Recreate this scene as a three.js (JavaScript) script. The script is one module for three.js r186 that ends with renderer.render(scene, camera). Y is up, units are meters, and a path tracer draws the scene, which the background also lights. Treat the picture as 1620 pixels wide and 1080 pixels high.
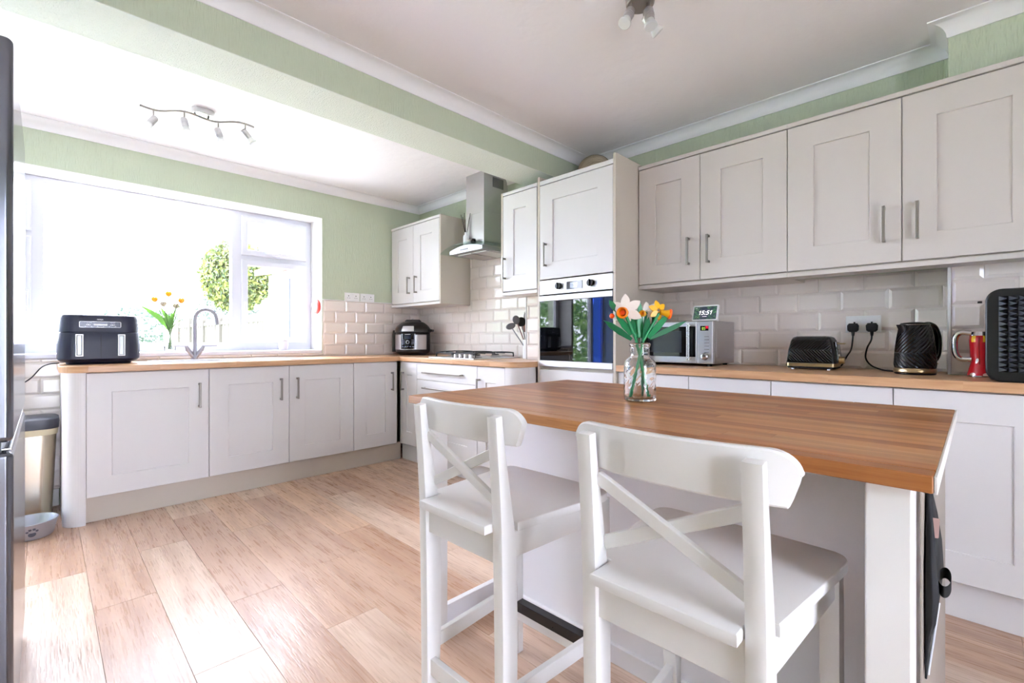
import * as THREE from 'three';
import { RoundedBoxGeometry } from 'three/addons/geometries/RoundedBoxGeometry.js';
import { mergeGeometries, toCreasedNormals } from 'three/addons/utils/BufferGeometryUtils.js';

// ---------------------------------------------------------------- camera, sky, exposure
const scene = new THREE.Scene();
const camera = new THREE.PerspectiveCamera(2 * Math.atan(540 / 737.65) * 180 / Math.PI, 1.5, 0.02, 200);
camera.position.set(0, 1.0638, 0);
camera.lookAt(0.7077, 1.0638, -0.7065);
camera.setViewOffset(1620, 1080, 0, 3.71, 1620, 1080);

const SKY = 10.5;                                         // overcast sky
scene.background = new THREE.Color().setRGB(0.92, 0.985, 1.2);
scene.backgroundIntensity = SKY;
const renderer = new THREE.WebGLRenderer({ antialias: true });
renderer.toneMapping = THREE.LinearToneMapping;
renderer.toneMappingExposure = 2.2;
renderer.shadowMap.enabled = true;
// the brighter, hazy part of the overcast sky, beyond the garden
const sun = new THREE.DirectionalLight(new THREE.Color().setRGB(1, 0.97, 0.93), 3);
sun.position.set(-3, 9, -14); sun.target.position.set(0.8, 0.9, -3.5);
sun.castShadow = true; sun.shadow.radius = 60;          // about 30 degrees across: no sharp shadows
sun.shadow.mapSize.set(2048, 2048);
Object.assign(sun.shadow.camera, { left: -12, right: 12, top: 12, bottom: -12, near: 1, far: 45 });
scene.add(sun, sun.target);

// ---------------------------------------------------------------- helpers
let seed = 7;
const rnd = () => { seed = (seed + 0x6d2b79f5) | 0; let t = Math.imul(seed ^ (seed >>> 15), 1 | seed); t = (t + Math.imul(t ^ (t >>> 7), 61 | t)) ^ t; return ((t ^ (t >>> 14)) >>> 0) / 4294967296; };
const rr = (a, b) => a + (b - a) * rnd();
const used = new Map();
function numbered(n) { const k = used.get(n) ?? 0; used.set(n, k + 1); return k ? `${n}_${String(k).padStart(3, '0')}` : n; }
function tag(o, label, category, group) { o.userData.label = label; o.userData.category = category; if (group) o.userData.group = group; return o; }
function thing(name, label, category, [x, y, z] = [0, 0, 0], turn = 0, group) {
  const o = new THREE.Group(); o.name = numbered(name); o.position.set(x, y, z); o.rotation.y = turn; scene.add(o);
  return tag(o, label, category, group);
}
function structure(name) { const o = new THREE.Group(); o.name = name; o.userData.kind = 'structure'; scene.add(o); return o; }
function mesh(name, geo, mat, parent, pos, rot) {
  if (Array.isArray(geo)) geo = join(geo);
  const m = new THREE.Mesh(geo, mat); m.castShadow = m.receiveShadow = true;
  m.name = parent === scene ? numbered(name) : childName(parent, name);
  if (pos) m.position.set(...pos); if (rot) m.rotation.set(...rot);
  parent.add(m); return m;
}
function childName(parent, name) {
  const c = parent.userData._n ?? (Object.defineProperty(parent.userData, '_n', { value: new Map(), enumerable: false }), parent.userData._n);
  const k = c.get(name) ?? 0; c.set(name, k + 1); return k ? `${name}_${String(k).padStart(3, '0')}` : name;
}
function copyOf(o, label, pos, turn) {
  const c = o.clone(); c.userData = { ...o.userData, label }; c.name = numbered(o.name.replace(/_\d{3}$/, '')); if (pos) c.position.set(...pos);
  if (turn !== undefined) c.rotation.y = turn; scene.add(c); return c;
}
function join(list) {
  const flat = list.map((g) => { const q = g.index ? g.toNonIndexed() : g.clone(); for (const k of Object.keys(q.attributes)) if (!['position', 'normal', 'uv'].includes(k)) q.deleteAttribute(k);
    if (!q.attributes.uv) q.setAttribute('uv', new THREE.BufferAttribute(new Float32Array(q.attributes.position.count * 2), 2)); return q; });
  return mergeGeometries(flat);
}
// a box given by its limits; r rounds its edges
function bx(x0, x1, y0, y1, z0, z1, r = 0, seg = 2) {
  const w = Math.abs(x1 - x0), h = Math.abs(y1 - y0), d = Math.abs(z1 - z0);
  const g = r > 0 ? new RoundedBoxGeometry(w, h, d, seg, Math.min(r, w / 2.01, h / 2.01, d / 2.01)) : new THREE.BoxGeometry(w, h, d);
  g.translate((x0 + x1) / 2, (y0 + y1) / 2, (z0 + z1) / 2); return g;
}
// uv in metres, u along the grain axis
function metres(g, grain = 'x', du = 0, dv = 0) {
  const p = g.attributes.position, n = g.attributes.normal, uv = new Float32Array(p.count * 2);
  for (let i = 0; i < p.count; i++) {
    const c = { x: p.getX(i), y: p.getY(i), z: p.getZ(i) }, a = { x: Math.abs(n.getX(i)), y: Math.abs(n.getY(i)), z: Math.abs(n.getZ(i)) };
    const ax = a.x > a.y && a.x > a.z ? 'x' : a.y > a.z ? 'y' : 'z', rest = ['x', 'y', 'z'].filter((k) => k !== ax);
    let u, v; if (rest.includes(grain)) { u = c[grain]; v = c[rest.find((k) => k !== grain)]; } else { u = c[rest[0]] * 0.15; v = c[rest[1]]; }
    uv[2 * i] = u + du; uv[2 * i + 1] = v + dv;
  }
  g.setAttribute('uv', new THREE.BufferAttribute(uv, 2)); return g;
}
function cyl(r0, r1, h, seg = 24, open = false) { return new THREE.CylinderGeometry(r1, r0, h, seg, 1, open).translate(0, h / 2, 0); }
function lathe(pts, seg = 40) { return new THREE.LatheGeometry(pts.map(([r, y]) => new THREE.Vector2(r, y)), seg); }
function tube(pts, r, seg = 40, radial = 8, closed = false) {
  return new THREE.TubeGeometry(new THREE.CatmullRomCurve3(pts.map((p) => new THREE.Vector3(...p)), closed, 'centripetal'), seg, r, radial, closed);
}
// a straight round bar between two points
function rod(a, b, r0, r1 = r0, seg = 12) {
  const A = new THREE.Vector3(...a), B = new THREE.Vector3(...b), d = B.clone().sub(A), g = cyl(r0, r1, d.length(), seg);
  g.applyQuaternion(new THREE.Quaternion().setFromUnitVectors(new THREE.Vector3(0, 1, 0), d.normalize())); return g.translate(...a);
}
// an outline in (a, b) pushed along the third axis
function prism(pts, depth, bevel = 0, plane = 'xy', holes = [], seg = 2) {
  const s = pts instanceof THREE.Shape ? pts : new THREE.Shape(pts.map((p) => new THREE.Vector2(...p)));
  for (const h of holes) s.holes.push(new THREE.Path(h.map((p) => new THREE.Vector2(...p))));
  const g = new THREE.ExtrudeGeometry(s, { depth: depth - 2 * bevel, bevelEnabled: bevel > 0, bevelSize: bevel, bevelThickness: bevel, bevelOffset: -bevel, bevelSegments: seg, curveSegments: 16 });
  g.translate(0, 0, bevel);
  if (plane === 'xz') g.rotateX(Math.PI / 2).translate(0, depth, 0);          // (a, b) -> (x, z), thickness up from 0
  if (plane === 'zy') g.rotateY(-Math.PI / 2).translate(depth, 0, 0);         // (a, b) -> (z, y), thickness along +x from 0
  return g;
}
function roundRect(x0, x1, y0, y1, r) {
  const s = new THREE.Shape(); s.moveTo(x0 + r, y0); s.lineTo(x1 - r, y0); s.absarc(x1 - r, y0 + r, r, -Math.PI / 2, 0); s.lineTo(x1, y1 - r); s.absarc(x1 - r, y1 - r, r, 0, Math.PI / 2);
  s.lineTo(x0 + r, y1); s.absarc(x0 + r, y1 - r, r, Math.PI / 2, Math.PI); s.lineTo(x0, y0 + r); s.absarc(x0 + r, y0 + r, r, Math.PI, 1.5 * Math.PI); return s;
}
function grid(nu, nv, f) {                                                       // an open surface f(u, v) -> [x, y, z]
  const p = [], uv = [], ix = [];
  for (let j = 0; j <= nv; j++) for (let i = 0; i <= nu; i++) { p.push(...f(i / nu, j / nv)); uv.push(i / nu, j / nv); }
  for (let j = 0; j < nv; j++) for (let i = 0; i < nu; i++) { const a = j * (nu + 1) + i, b = a + 1, c = a + nu + 1, d = c + 1; ix.push(a, b, d, a, d, c); }
  const g = new THREE.BufferGeometry(); g.setAttribute('position', new THREE.Float32BufferAttribute(p, 3)); g.setAttribute('uv', new THREE.Float32BufferAttribute(uv, 2)); g.setIndex(ix); g.computeVertexNormals(); return g;
}

// ---------------------------------------------------------------- noise and textures
const hash = (x, y, s) => { let h = Math.imul(x, 374761393) + Math.imul(y, 668265263) + Math.imul(s, 2147483647 ^ 0x5bd1e995); h = Math.imul(h ^ (h >>> 13), 1274126177); return ((h ^ (h >>> 16)) >>> 0) / 4294967296; };
function vnoise(x, y, s = 1) {
  const i = Math.floor(x), j = Math.floor(y), u = x - i, v = y - j, a = u * u * (3 - 2 * u), b = v * v * (3 - 2 * v);
  return (hash(i, j, s) * (1 - a) + hash(i + 1, j, s) * a) * (1 - b) + (hash(i, j + 1, s) * (1 - a) + hash(i + 1, j + 1, s) * a) * b;
}
const fbm = (x, y, s = 1, o = 4) => { let t = 0, a = 0.5; for (let k = 0; k < o; k++) { t += a * vnoise(x, y, s + k); x *= 2.03; y *= 2.03; a *= 0.5; } return t; };
function dataTex(w, h, f, srgb = true) {
  const d = new Uint8Array(w * h * 4);
  for (let y = 0; y < h; y++) for (let x = 0; x < w; x++) { const c = f(x / w, y / h), o = (y * w + x) * 4; for (let k = 0; k < 3; k++) d[o + k] = Math.max(0, Math.min(255, Math.round(Array.isArray(c) ? c[k] : c))); d[o + 3] = 255; }
  const t = new THREE.DataTexture(d, w, h); t.magFilter = t.minFilter = THREE.LinearFilter; t.wrapS = t.wrapT = THREE.MirroredRepeatWrapping; if (srgb) t.colorSpace = THREE.SRGBColorSpace; t.needsUpdate = true; return t;
}
function canvasTex(w, h, draw) {
  const c = document.createElement('canvas'); c.width = w; c.height = h; draw(c.getContext('2d'), w, h);
  const t = new THREE.CanvasTexture(c); t.colorSpace = THREE.SRGBColorSpace; return t;
}
const sized = (t, mu, mv) => { const c = t.clone(); c.repeat.set(1 / mu, 1 / mv); c.needsUpdate = true; return c; };
const mix3 = (a, b, t) => a.map((x, k) => x + (b[k] - x) * t);
// wood: u along the grain (su metres), v across (sv metres)
function woodTex(w, h, su, sv, dark, mid, light, s, ring = 26, pore = 0.5) {
  return dataTex(w, h, (a, b) => {
    const u = a * su, v = b * sv, warp = fbm(u * 2.2, v * 7, s) * 0.16 + fbm(u * 0.7, v * 3, s + 9) * 0.2;
    const rg = 0.5 + 0.5 * Math.sin((v + warp * 0.6) * ring * 6.283), fine = fbm(u * 9, v * 210, s + 20, 3), pr = vnoise(u * 14, v * 420, s + 31);
    let t = 0.52 + (rg - 0.5) * 0.34 + (fine - 0.47) * 0.55 + (fbm(u * 3, v * 9, s + 40) - 0.47) * 0.7;
    t -= pr > 0.7 ? (pr - 0.7) * 2.2 * pore : 0;
    t = Math.max(0, Math.min(1, t));
    return t < 0.5 ? mix3(dark, mid, t * 2) : mix3(mid, light, t * 2 - 1);
  });
}

// ---------------------------------------------------------------- materials
const std = (o) => new THREE.MeshStandardMaterial(o), phys = (o) => new THREE.MeshPhysicalMaterial(o);
const col = (hex) => new THREE.Color(hex);
const paperBump = dataTex(512, 512, (a, b) => {
  const u = b * 0.5, v = a * 0.5, wob = (fbm(u * 30, v * 12, 3, 3) - 0.5) * 0.012;
  return 60 + 150 * fbm((u + wob) * 260, v * 22, 5, 3) + 60 * (vnoise((u + wob) * 520, v * 40, 11) - 0.5);
}, false);
const plasterBump = dataTex(512, 512, (a, b) => { const n = fbm(a * 9, b * 9, 8, 5), m = fbm(a * 40, b * 40, 18, 3); return 90 + 90 * Math.max(0, n - 0.45) * 3 + 25 * m; }, false);
const stippleBump = dataTex(512, 512, (a, b) => 255 * fbm(a * 120, b * 60, 23, 3), false);
const floorMap = woodTex(1536, 512, 2.4, 0.8, [188, 158, 137], [212, 184, 163], [226, 203, 185], 51, 10, 0.22);
const floorRough = dataTex(512, 256, (a, b) => 84 + 40 * (fbm(a * 12, b * 120, 77, 3) - 0.5) * 2, false);
const floorBump = dataTex(1024, 512, (a, b) => { const u = a * 1.2, v = b * 0.6; return 200 - 130 * Math.max(0, vnoise(u * 26, v * 300, 61) - 0.55) * 2 + 40 * (fbm(u * 9, v * 120, 64, 3) - 0.5); }, false);
const oakMap = woodTex(1024, 512, 1.2, 0.6, [160, 110, 68], [190, 139, 92], [212, 165, 118], 91, 13, 0.5);
const counterMap = dataTex(1024, 512, (a, b) => {             // narrow glued staves on the run-of-wall worktops
  const U = a * 1.6, V = b * 0.64, row = Math.floor(V / 0.04), len = 0.42, k = Math.floor((U + hash(row, 3, 5) * len) / len), tone = hash(row, k, 17);
  const t = fbm(U * 7 + k * 3, V * 150 + row * 11, 33, 3), r = 0.5 + 0.5 * Math.sin((V * 60 + fbm(U * 1.6, V * 6 + row, 44) * 7 + k) * 6.283 * 0.5);
  return mix3([192, 150, 112], [226, 192, 156], Math.max(0, Math.min(1, 0.25 + 0.4 * tone + (t - 0.45) * 0.8 + (r - 0.5) * 0.22)));
});
const M = {
  cabinet: std({ color: col("#dfdcdc"), roughness: 0.4 }),
  cabinetShaded: std({ color: col('#d2cbc5'), roughness: 0.42 }),  // the cabinet paint made darker and warmer: shade put into the colour
  carcass: std({ color: col('#cdc3b6'), roughness: 0.5 }),
  white: std({ color: col('#f2f1f0'), roughness: 0.4 }),
  upvc: std({ color: col('#dcdde6'), roughness: 0.28 }),
  paper: std({ color: col('#c6d0b8'), roughness: 0.85, bumpMap: sized(paperBump, 0.5, 0.5), bumpScale: 0.004 }),
  beam: std({ color: col('#dfe5d9'), roughness: 0.85, bumpMap: sized(stippleBump, 0.45, 0.45), bumpScale: 0.003 }),  // soffit paler than the beam face: floor glare put into its colour
  ceiling: std({ color: col('#f1eeee'), roughness: 0.9, bumpMap: sized(plasterBump, 0.9, 0.9), bumpScale: 0.004 }),
  cove: std({ color: col('#f3f2f3'), roughness: 0.7 }),
  plaster: std({ color: col('#f2f1ee'), roughness: 0.8 }),
  grout: std({ color: col('#e3dad2'), roughness: 0.8 }),
  tile: [['#ebe1da', 0.1], ['#e8ddd6', 0.13], ['#ede4dd', 0.11]].map(([c, r]) => phys({ color: col(c), roughness: r, ior: 1.52 })),
  plank: ['#ffffff', '#f3e9e2', '#e6d6ca', '#fff5ea', '#eadfd9'].map((c) => std({ color: col(c), roughness: 1, map: sized(floorMap, 2.4, 0.8), roughnessMap: sized(floorRough, 1.2, 0.5), bumpMap: sized(floorBump, 1.2, 0.6), bumpScale: 0.0006 })),
  subfloor: std({ color: col('#a8896e'), roughness: 0.8 }),
  stave: ['#ffffff', '#f2e4d4', '#e3c9ae', '#fff2e0', '#d8b996', '#f6dcc0'].map((c) => std({ color: col(c), roughness: 0.34, map: sized(oakMap, 1.2, 0.6) })),
  counter: std({ color: col('#fff6ee'), roughness: 0.3, map: sized(counterMap, 1.6, 0.64) }),
  steel: std({ color: col('#c3c1c2'), roughness: 0.3, metalness: 1 }),
  brushed: std({ color: col('#c4c1c2'), roughness: 0.4, metalness: 1 }),
  chrome: std({ color: col('#d8d8da'), roughness: 0.12, metalness: 1 }),
  nickel: std({ color: col('#9c9791'), roughness: 0.32, metalness: 1 }),
  brass: std({ color: col('#b8a27c'), roughness: 0.3, metalness: 1 }),
  blackGloss: phys({ color: col('#07080d'), roughness: 0.12, ior: 1.5 }),
  blackSatin: std({ color: col('#0f1014'), roughness: 0.33 }),
  blackMatt: std({ color: col('#17181b'), roughness: 0.7 }),
  rubber: std({ color: col('#1a1a1c'), roughness: 0.6 }),
  darkGlass: phys({ color: col('#0c0f15'), roughness: 0.02, ior: 1.55 }),
  iron: std({ color: col('#1b1c20'), roughness: 0.5 }),
  paint: std({ color: col('#e7e5e2'), roughness: 0.3 }),
  islandWhite: std({ color: col('#eeedf0'), roughness: 0.38 }),
  glassThin: phys({ color: col('#ffffff'), roughness: 0, transmission: 1, thickness: 0, ior: 1.5 }),
  glassGreen: phys({ color: col('#eaf5f0'), roughness: 0, transmission: 1, thickness: 0, ior: 1.5 }),
  glassSolid: phys({ color: col('#ffffff'), roughness: 0.0, transmission: 1, thickness: 0.004, ior: 1.48 }),
  plasticWhite: std({ color: col('#eeeeee'), roughness: 0.35 }),
  frosted: phys({ color: col('#f4f4f2'), roughness: 0.6, transmission: 0.4, thickness: 0 }),
};
// ---------------------------------------------------------------- room shell
const XR = 2.994, XH = 2.80, XN = 2.594, XP = 2.787, ZW = -4.177, ZB0 = -2.4325, ZB1 = -2.147, CEIL = 2.445, XL = -1.9, ZE = 1.9, FR = -4.45;
// floor of vinyl planks that run along z
{
  const f = structure('floor');
  mesh('screed', bx(XL - 0.3, XR + 0.4, -0.12, -0.004, ZW - 0.02, ZE + 0.3), M.subfloor, f);
  const W = 0.1985, L = 1.22, G = 0.0006, cache = new Map();
  let row = 0;
  for (let x = 0.1345 - W * 10; x < XR - 0.02; x += W, row++) {
    if (x + W < XL) continue;
    const x0 = Math.max(x, XL) + G, x1 = Math.min(x + W, XR) - G;
    let z = ZW - ((row * 0.437 + 0.35 * hash(row, 5, 2)) % 1) * L;
    for (let k = 0; z < ZE; z += L, k++) {
      const z0 = Math.max(z, ZW) + G, z1 = Math.min(z + L, ZE) - G; if (z1 - z0 < 0.04) continue;
      const v = Math.floor(hash(row, k, 8) * 6), w = x1 - x0, l = z1 - z0, key = `${w.toFixed(3)} ${l.toFixed(3)} ${v}`;
      if (!cache.has(key)) cache.set(key, metres(bx(-w / 2, w / 2, -0.004, 0, -l / 2, l / 2, 0.0008, 1), 'z', v * 0.71 + 0.6, v * 0.237 + 0.1));
      mesh('plank', cache.get(key), M.plank[Math.floor(hash(row, k, 3) * 5)], f, [(x0 + x1) / 2, 0, (z0 + z1) / 2]);
    }
  }
}
mesh('ceiling', metres(bx(XL - 0.3, XR + 0.4, CEIL, CEIL + 0.25, ZW - 0.45, ZE + 0.3)), M.ceiling, scene).userData.kind = 'structure';
{
  const b = structure('beam');
  mesh('face', metres(bx(XL, XR, 2.229, CEIL, ZB1 - 0.01, ZB1), 'y'), M.paper, b);
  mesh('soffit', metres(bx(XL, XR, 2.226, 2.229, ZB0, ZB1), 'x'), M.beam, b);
  mesh('core', metres(bx(XL, XR, 2.2292, CEIL, ZB0, ZB1 - 0.0102), 'y'), M.paper, b);
}
// ceiling coving: a concave strip swept round each ceiling, mitred at the corners
function cove(name, path) {
  const c = 0.066, prof = [[0, -c], [0.005, -c]], N = 9;
  for (let k = 0; k <= N; k++) { const a = (k / N) * Math.PI / 2; prof.push([c - 0.004 - (c - 0.010) * Math.cos(a) + 0.0, -c + 0.004 + (c - 0.010) * Math.sin(a)]); }
  prof.push([c, -0.005], [c, 0]);
  const n = path.length, p = [], idx = [];
  for (let i = 0; i <= n; i++) {
    const A = path[(i - 1 + n) % n], B = path[i % n], C = path[(i + 1) % n];
    const d1 = new THREE.Vector2(B[0] - A[0], B[1] - A[1]).normalize(), d2 = new THREE.Vector2(C[0] - B[0], C[1] - B[1]).normalize();
    const n1 = new THREE.Vector2(-d1.y, d1.x), n2 = new THREE.Vector2(-d2.y, d2.x), m = n1.clone().add(n2).multiplyScalar(1 / (1 + n1.dot(n2)));
    for (const [o, y] of prof) p.push(B[0] + m.x * o, CEIL + y, B[1] + m.y * o);
  }
  const K = prof.length;
  for (let i = 0; i < n; i++) for (let k = 0; k < K - 1; k++) { const a = i * K + k, b = a + 1, q = a + K, r = q + 1; idx.push(a, b, q, b, r, q); }
  let g = new THREE.BufferGeometry(); g.setAttribute('position', new THREE.Float32BufferAttribute(p, 3)); g.setIndex(idx);
  g = toCreasedNormals(g.toNonIndexed(), 0.5);
  mesh(name, g, M.cove, scene).userData.kind = 'structure';
}
cove('trim_1', [[XL, ZB1], [XR, ZB1], [XR, -0.09], [XP, -0.09], [XP, ZE], [XL, ZE]]);
cove('trim_2', [[XL, ZW], [XH, ZW], [XH, ZB0], [XL, ZB0]]);

// bevelled wall tiles, each a piece of its wall. 'a' runs along the wall, 'b' up it.
const tileCache = new Map();
function tileGeo(w, h) {
  const key = `${w.toFixed(3)} ${h.toFixed(3)}`;
  if (!tileCache.has(key)) {
    const b = Math.min(0.013, w * 0.3, h * 0.3), t = 0.0075, e = 0.0025, q = [[-w / 2, -h / 2, 0], [w / 2, -h / 2, 0], [w / 2, h / 2, 0], [-w / 2, h / 2, 0]];
    const P = [...q, ...q.map(([x, y]) => [x, y, e]), ...q.map(([x, y]) => [x - Math.sign(x) * b, y - Math.sign(y) * b, t])], ix = [8, 9, 10, 8, 10, 11];
    for (let k = 0; k < 4; k++) { const n = (k + 1) % 4; ix.push(k, n, 4 + n, k, 4 + n, 4 + k, 4 + k, 4 + n, 8 + n, 4 + k, 8 + n, 8 + k); }
    const g = new THREE.BufferGeometry(); g.setAttribute('position', new THREE.Float32BufferAttribute(P.flat(), 3)); g.setIndex(ix);
    const f = g.toNonIndexed(); f.computeVertexNormals(); tileCache.set(key, f);
  }
  return tileCache.get(key);
}
// side: 'z' = wall facing +z (a = x), 'x' = wall facing -x (a = z, seen from the room a grows to the right)
function tiles(wall, side, at, a0, a1, b0, b1, originA, originB, w = 0.2, h = 0.1) {
  const g = 0.0018;
  mesh('grout', side === 'z' ? bx(a0, a1, b0, b1, at, at + 0.003) : bx(at - 0.003, at, b0, b1, a0, a1), M.grout, wall);
  for (let r = Math.floor((b0 - originB) / h); originB + r * h < b1; r++) {
    const lo = Math.max(b0, originB + r * h), hi = Math.min(b1, originB + (r + 1) * h); if (hi - lo < 0.012) continue;
    const off = originA + (((r % 2) + 2) % 2) * w / 2;
    for (let k = Math.floor((a0 - off) / w); off + k * w < a1; k++) {
      const l = Math.max(a0, off + k * w), m = Math.min(a1, off + (k + 1) * w); if (m - l < 0.012) continue;
      const t = mesh('tile', tileGeo(m - l - g, hi - lo - g), M.tile[Math.floor(hash(r + 40, k + 60, side === 'z' ? 4 : 9) * 3)], wall);
      const ca = (l + m) / 2, cb = (lo + hi) / 2;
      if (side === 'z') t.position.set(ca, cb, at + 0.003); else { t.position.set(at - 0.003, cb, ca); t.rotation.y = -Math.PI / 2; }
    }
  }
}
const WX0 = -0.62, WX1 = 1.765, SILL = 0.968, WTOP = 2.154;
{
  const w = structure('wall_back'), zo = -4.62, P = (x0, x1, y0, y1) => mesh('wallpaper', metres(bx(x0, x1, y0, y1, zo, ZW), 'y'), M.paper, w);
  P(WX1, XR + 0.4, 0, CEIL); P(WX0, WX1, 0, SILL - 0.03); P(WX0, WX1, WTOP, CEIL); P(-0.66, WX0, 0, CEIL); P(-1.8, -0.66, 2.1, CEIL); P(XL - 0.3, -1.8, 0, CEIL);
  for (const [a, b, c, d] of [[WX0, WX0 + 0.006, SILL, WTOP], [WX1 - 0.006, WX1, SILL, WTOP], [WX0, WX1, WTOP - 0.006, WTOP]]) mesh('reveal', bx(a, b, c, d, FR, ZW + 0.001), M.plaster, w);
  tiles(w, 'z', ZW, WX1 + 0.004, XH, 0.9105, 1.4175, 1.98, 0.9175);
  tiles(w, 'z', ZW, 0.155, WX1 + 0.004, 0.9105, SILL - 0.028, 1.98, 0.9175);
  tiles(w, 'z', ZW, -0.62, 0.155, 0.105, SILL - 0.028, 1.98, 0.9175);
  mesh('tile_trim', bx(WX1, XH, 1.4175, 1.425, ZW, ZW + 0.012, 0.003), M.plasticWhite, w);
}
{
  const w = structure('wall_hob');
  mesh('wallpaper', metres(bx(XH, XR + 0.4, 0, CEIL, ZW, ZB0), 'y'), M.paper, w);
  tiles(w, 'x', XH, ZW, -3.339, 0.9105, 1.4175, -4.177 + 0.06, 0.9175);
  tiles(w, 'x', XH, -3.339, ZB0, 0.9105, 1.86, -4.177 + 0.06, 0.9175);
  mesh('nib', metres(bx(XN, XR + 0.4, 0, 2.229, ZB0, ZB1), 'y'), M.paper, w);
  tiles(w, 'x', XN, ZB0 + 0.006, ZB1, 0.9105, 1.41, -2.3, 0.9175, 0.2, 0.1);
  mesh('tile_trim', bx(XN - 0.012, XN, 0.9105, 1.41, ZB0, ZB0 + 0.006), M.plasticWhite, w);
}
{
  const w = structure('wall_right');
  mesh('wallpaper', metres(bx(XR, XR + 0.4, 0, CEIL, ZB1, -0.09), 'y'), M.paper, w);
  mesh('chimney_breast', metres(bx(XP, XR + 0.4, 0, CEIL, -0.09, ZE + 0.3), 'y'), M.paper, w);
  tiles(w, 'x', XR, -1.53, -0.09, 0.9105, 1.396, -1.016, 0.9, 0.2, 0.1045);
  tiles(w, 'x', XP, -0.082, 0.5, 0.9105, 1.396, 0.02, 0.9, 0.2, 0.1045);
  mesh('tile_trim', bx(XP - 0.012, XP, 0.9105, 1.396, -0.0925, -0.081, 0.003), M.plasticWhite, w);
}
{
  // the two walls behind the camera; an unseen patio door in one is added and sized for fill light
  const w = structure('wall_left');
  mesh('wallpaper', metres(bx(XL - 0.3, XL, 0, CEIL, -4.62, ZE + 0.3), 'y'), M.paper, w);
  const e = structure('wall_front'), x0 = -0.2, x1 = 0.8, Q = (a, b, c, f) => mesh('wallpaper', metres(bx(a, b, c, f, ZE, ZE + 0.3), 'y'), M.paper, e);
  Q(XL - 0.3, x0, 0, CEIL); Q(x1, XP, 0, CEIL); Q(x0, x1, 2.1, CEIL);
  const n = structure('door_2'), R = (a, b, c, f) => [[a, c], [b, c], [b, f], [a, f]], xm = (x0 + x1) / 2;
  mesh('frame', prism(R(x0, x1, 0, 2.1), 0.07, 0.004, 'xy', [R(x0 + 0.06, xm - 0.04, 0.1, 2.03), R(xm + 0.04, x1 - 0.06, 0.1, 2.03)]).translate(0, 0, ZE + 0.12), M.upvc, n);
  mesh('pane', bx(x0 + 0.055, xm - 0.035, 0.095, 2.035, ZE + 0.152, ZE + 0.158), M.glassThin, n); mesh('pane', bx(xm + 0.035, x1 - 0.055, 0.095, 2.035, ZE + 0.152, ZE + 0.158), M.glassThin, n);
}
mesh('baseboard_back', bx(-0.62, 0.064, 0, 0.105, ZW, ZW + 0.016, 0.004), M.white, scene).userData.kind = 'structure';

// window over the sink
{
  const w = structure('window_1'), z0 = FR - 0.035, rect = (a, b, c, d) => [[a, c], [b, c], [b, d], [a, d]];
  const lights = [rect(-0.57, -0.07, 1.035, 1.735), rect(-0.57, -0.07, 1.785, 2.105), rect(-0.005, 1.104, 1.035, 2.105), rect(1.18, 1.705, 1.035, 1.735), rect(1.18, 1.705, 1.785, 2.105)];
  mesh('frame', prism(rect(WX0 + 0.0065, WX1 - 0.0065, SILL, 2.1475), 0.07, 0.004, 'xy', lights, 2).translate(0, 0, z0), M.upvc, w);
  const sash = (name, [a, b, c, d], t) => {
    const s = mesh(name, prism(rect(a, b, c, d), 0.05, 0.006, 'xy', [rect(a + t, b - t, c + t, d - t)], 2).translate(0, 0, FR + 0.004), M.upvc, w);
    mesh('pane', bx(a + t - 0.004, b - t + 0.004, c + t - 0.004, d - t + 0.004, FR + 0.012, FR + 0.018), M.glassThin, s); return s;
  };
  const top = sash('fanlight', [1.174, 1.711, 1.779, 2.111], 0.048), low = sash('casement', [1.174, 1.711, 1.029, 1.741], 0.048);
  sash('fanlight', [-0.576, -0.064, 1.779, 2.111], 0.048); const l2 = sash('casement', [-0.576, -0.064, 1.029, 1.741], 0.048);
  mesh('pane', bx(-0.009, 1.108, 1.031, 2.109, FR - 0.003, FR + 0.003), M.glassThin, w);
  const zh = FR + 0.054, hdl = (p, x, y, vert) => mesh('handle', vert ? [bx(x - 0.012, x + 0.012, y - 0.03, y + 0.03, zh, zh + 0.012, 0.004), bx(x - 0.009, x + 0.009, y - 0.11, y + 0.015, zh + 0.012, zh + 0.027, 0.005)] : [bx(x - 0.035, x + 0.035, y - 0.012, y + 0.012, zh, zh + 0.012, 0.004), bx(x - 0.09, x + 0.02, y - 0.009, y + 0.009, zh + 0.012, zh + 0.027, 0.005)], M.upvc, p);
  hdl(low, 1.198, 1.36, true); hdl(top, 1.44, 1.803, false); hdl(l2, -0.088, 1.36, true);
  mesh('window_sill', bx(WX0 + 0.0065, WX1 - 0.0065, SILL - 0.028, SILL - 0.0005, FR + 0.036, ZW + 0.012, 0.005), M.upvc, w);
}
// glazed garden door left of the window (the oven glass mirrors it)
{
  const d = structure('door_1'), z0 = FR - 0.035, R = (a, b, c, f) => [[a, c], [b, c], [b, f], [a, f]], fm = std({ color: col('#b9bccb'), roughness: 0.4 });
  mesh('frame', prism(R(-1.8, -0.66, 0, 2.1), 0.07, 0.004, 'xy', [R(-1.76, -1.49, 0.09, 2.05), R(-1.43, -0.7, 0.09, 2.05)]).translate(0, 0, z0), fm, d);
  mesh('pane', bx(-1.435, -0.695, 0.085, 2.055, FR - 0.003, FR + 0.003), M.glassThin, d);
  mesh('obscure_pane', bx(-1.765, -1.485, 0.085, 2.055, FR - 0.003, FR + 0.003), phys({ color: col('#8fb0ff'), roughness: 0.25, transmission: 1, thickness: 0 }), d);
}
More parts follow.
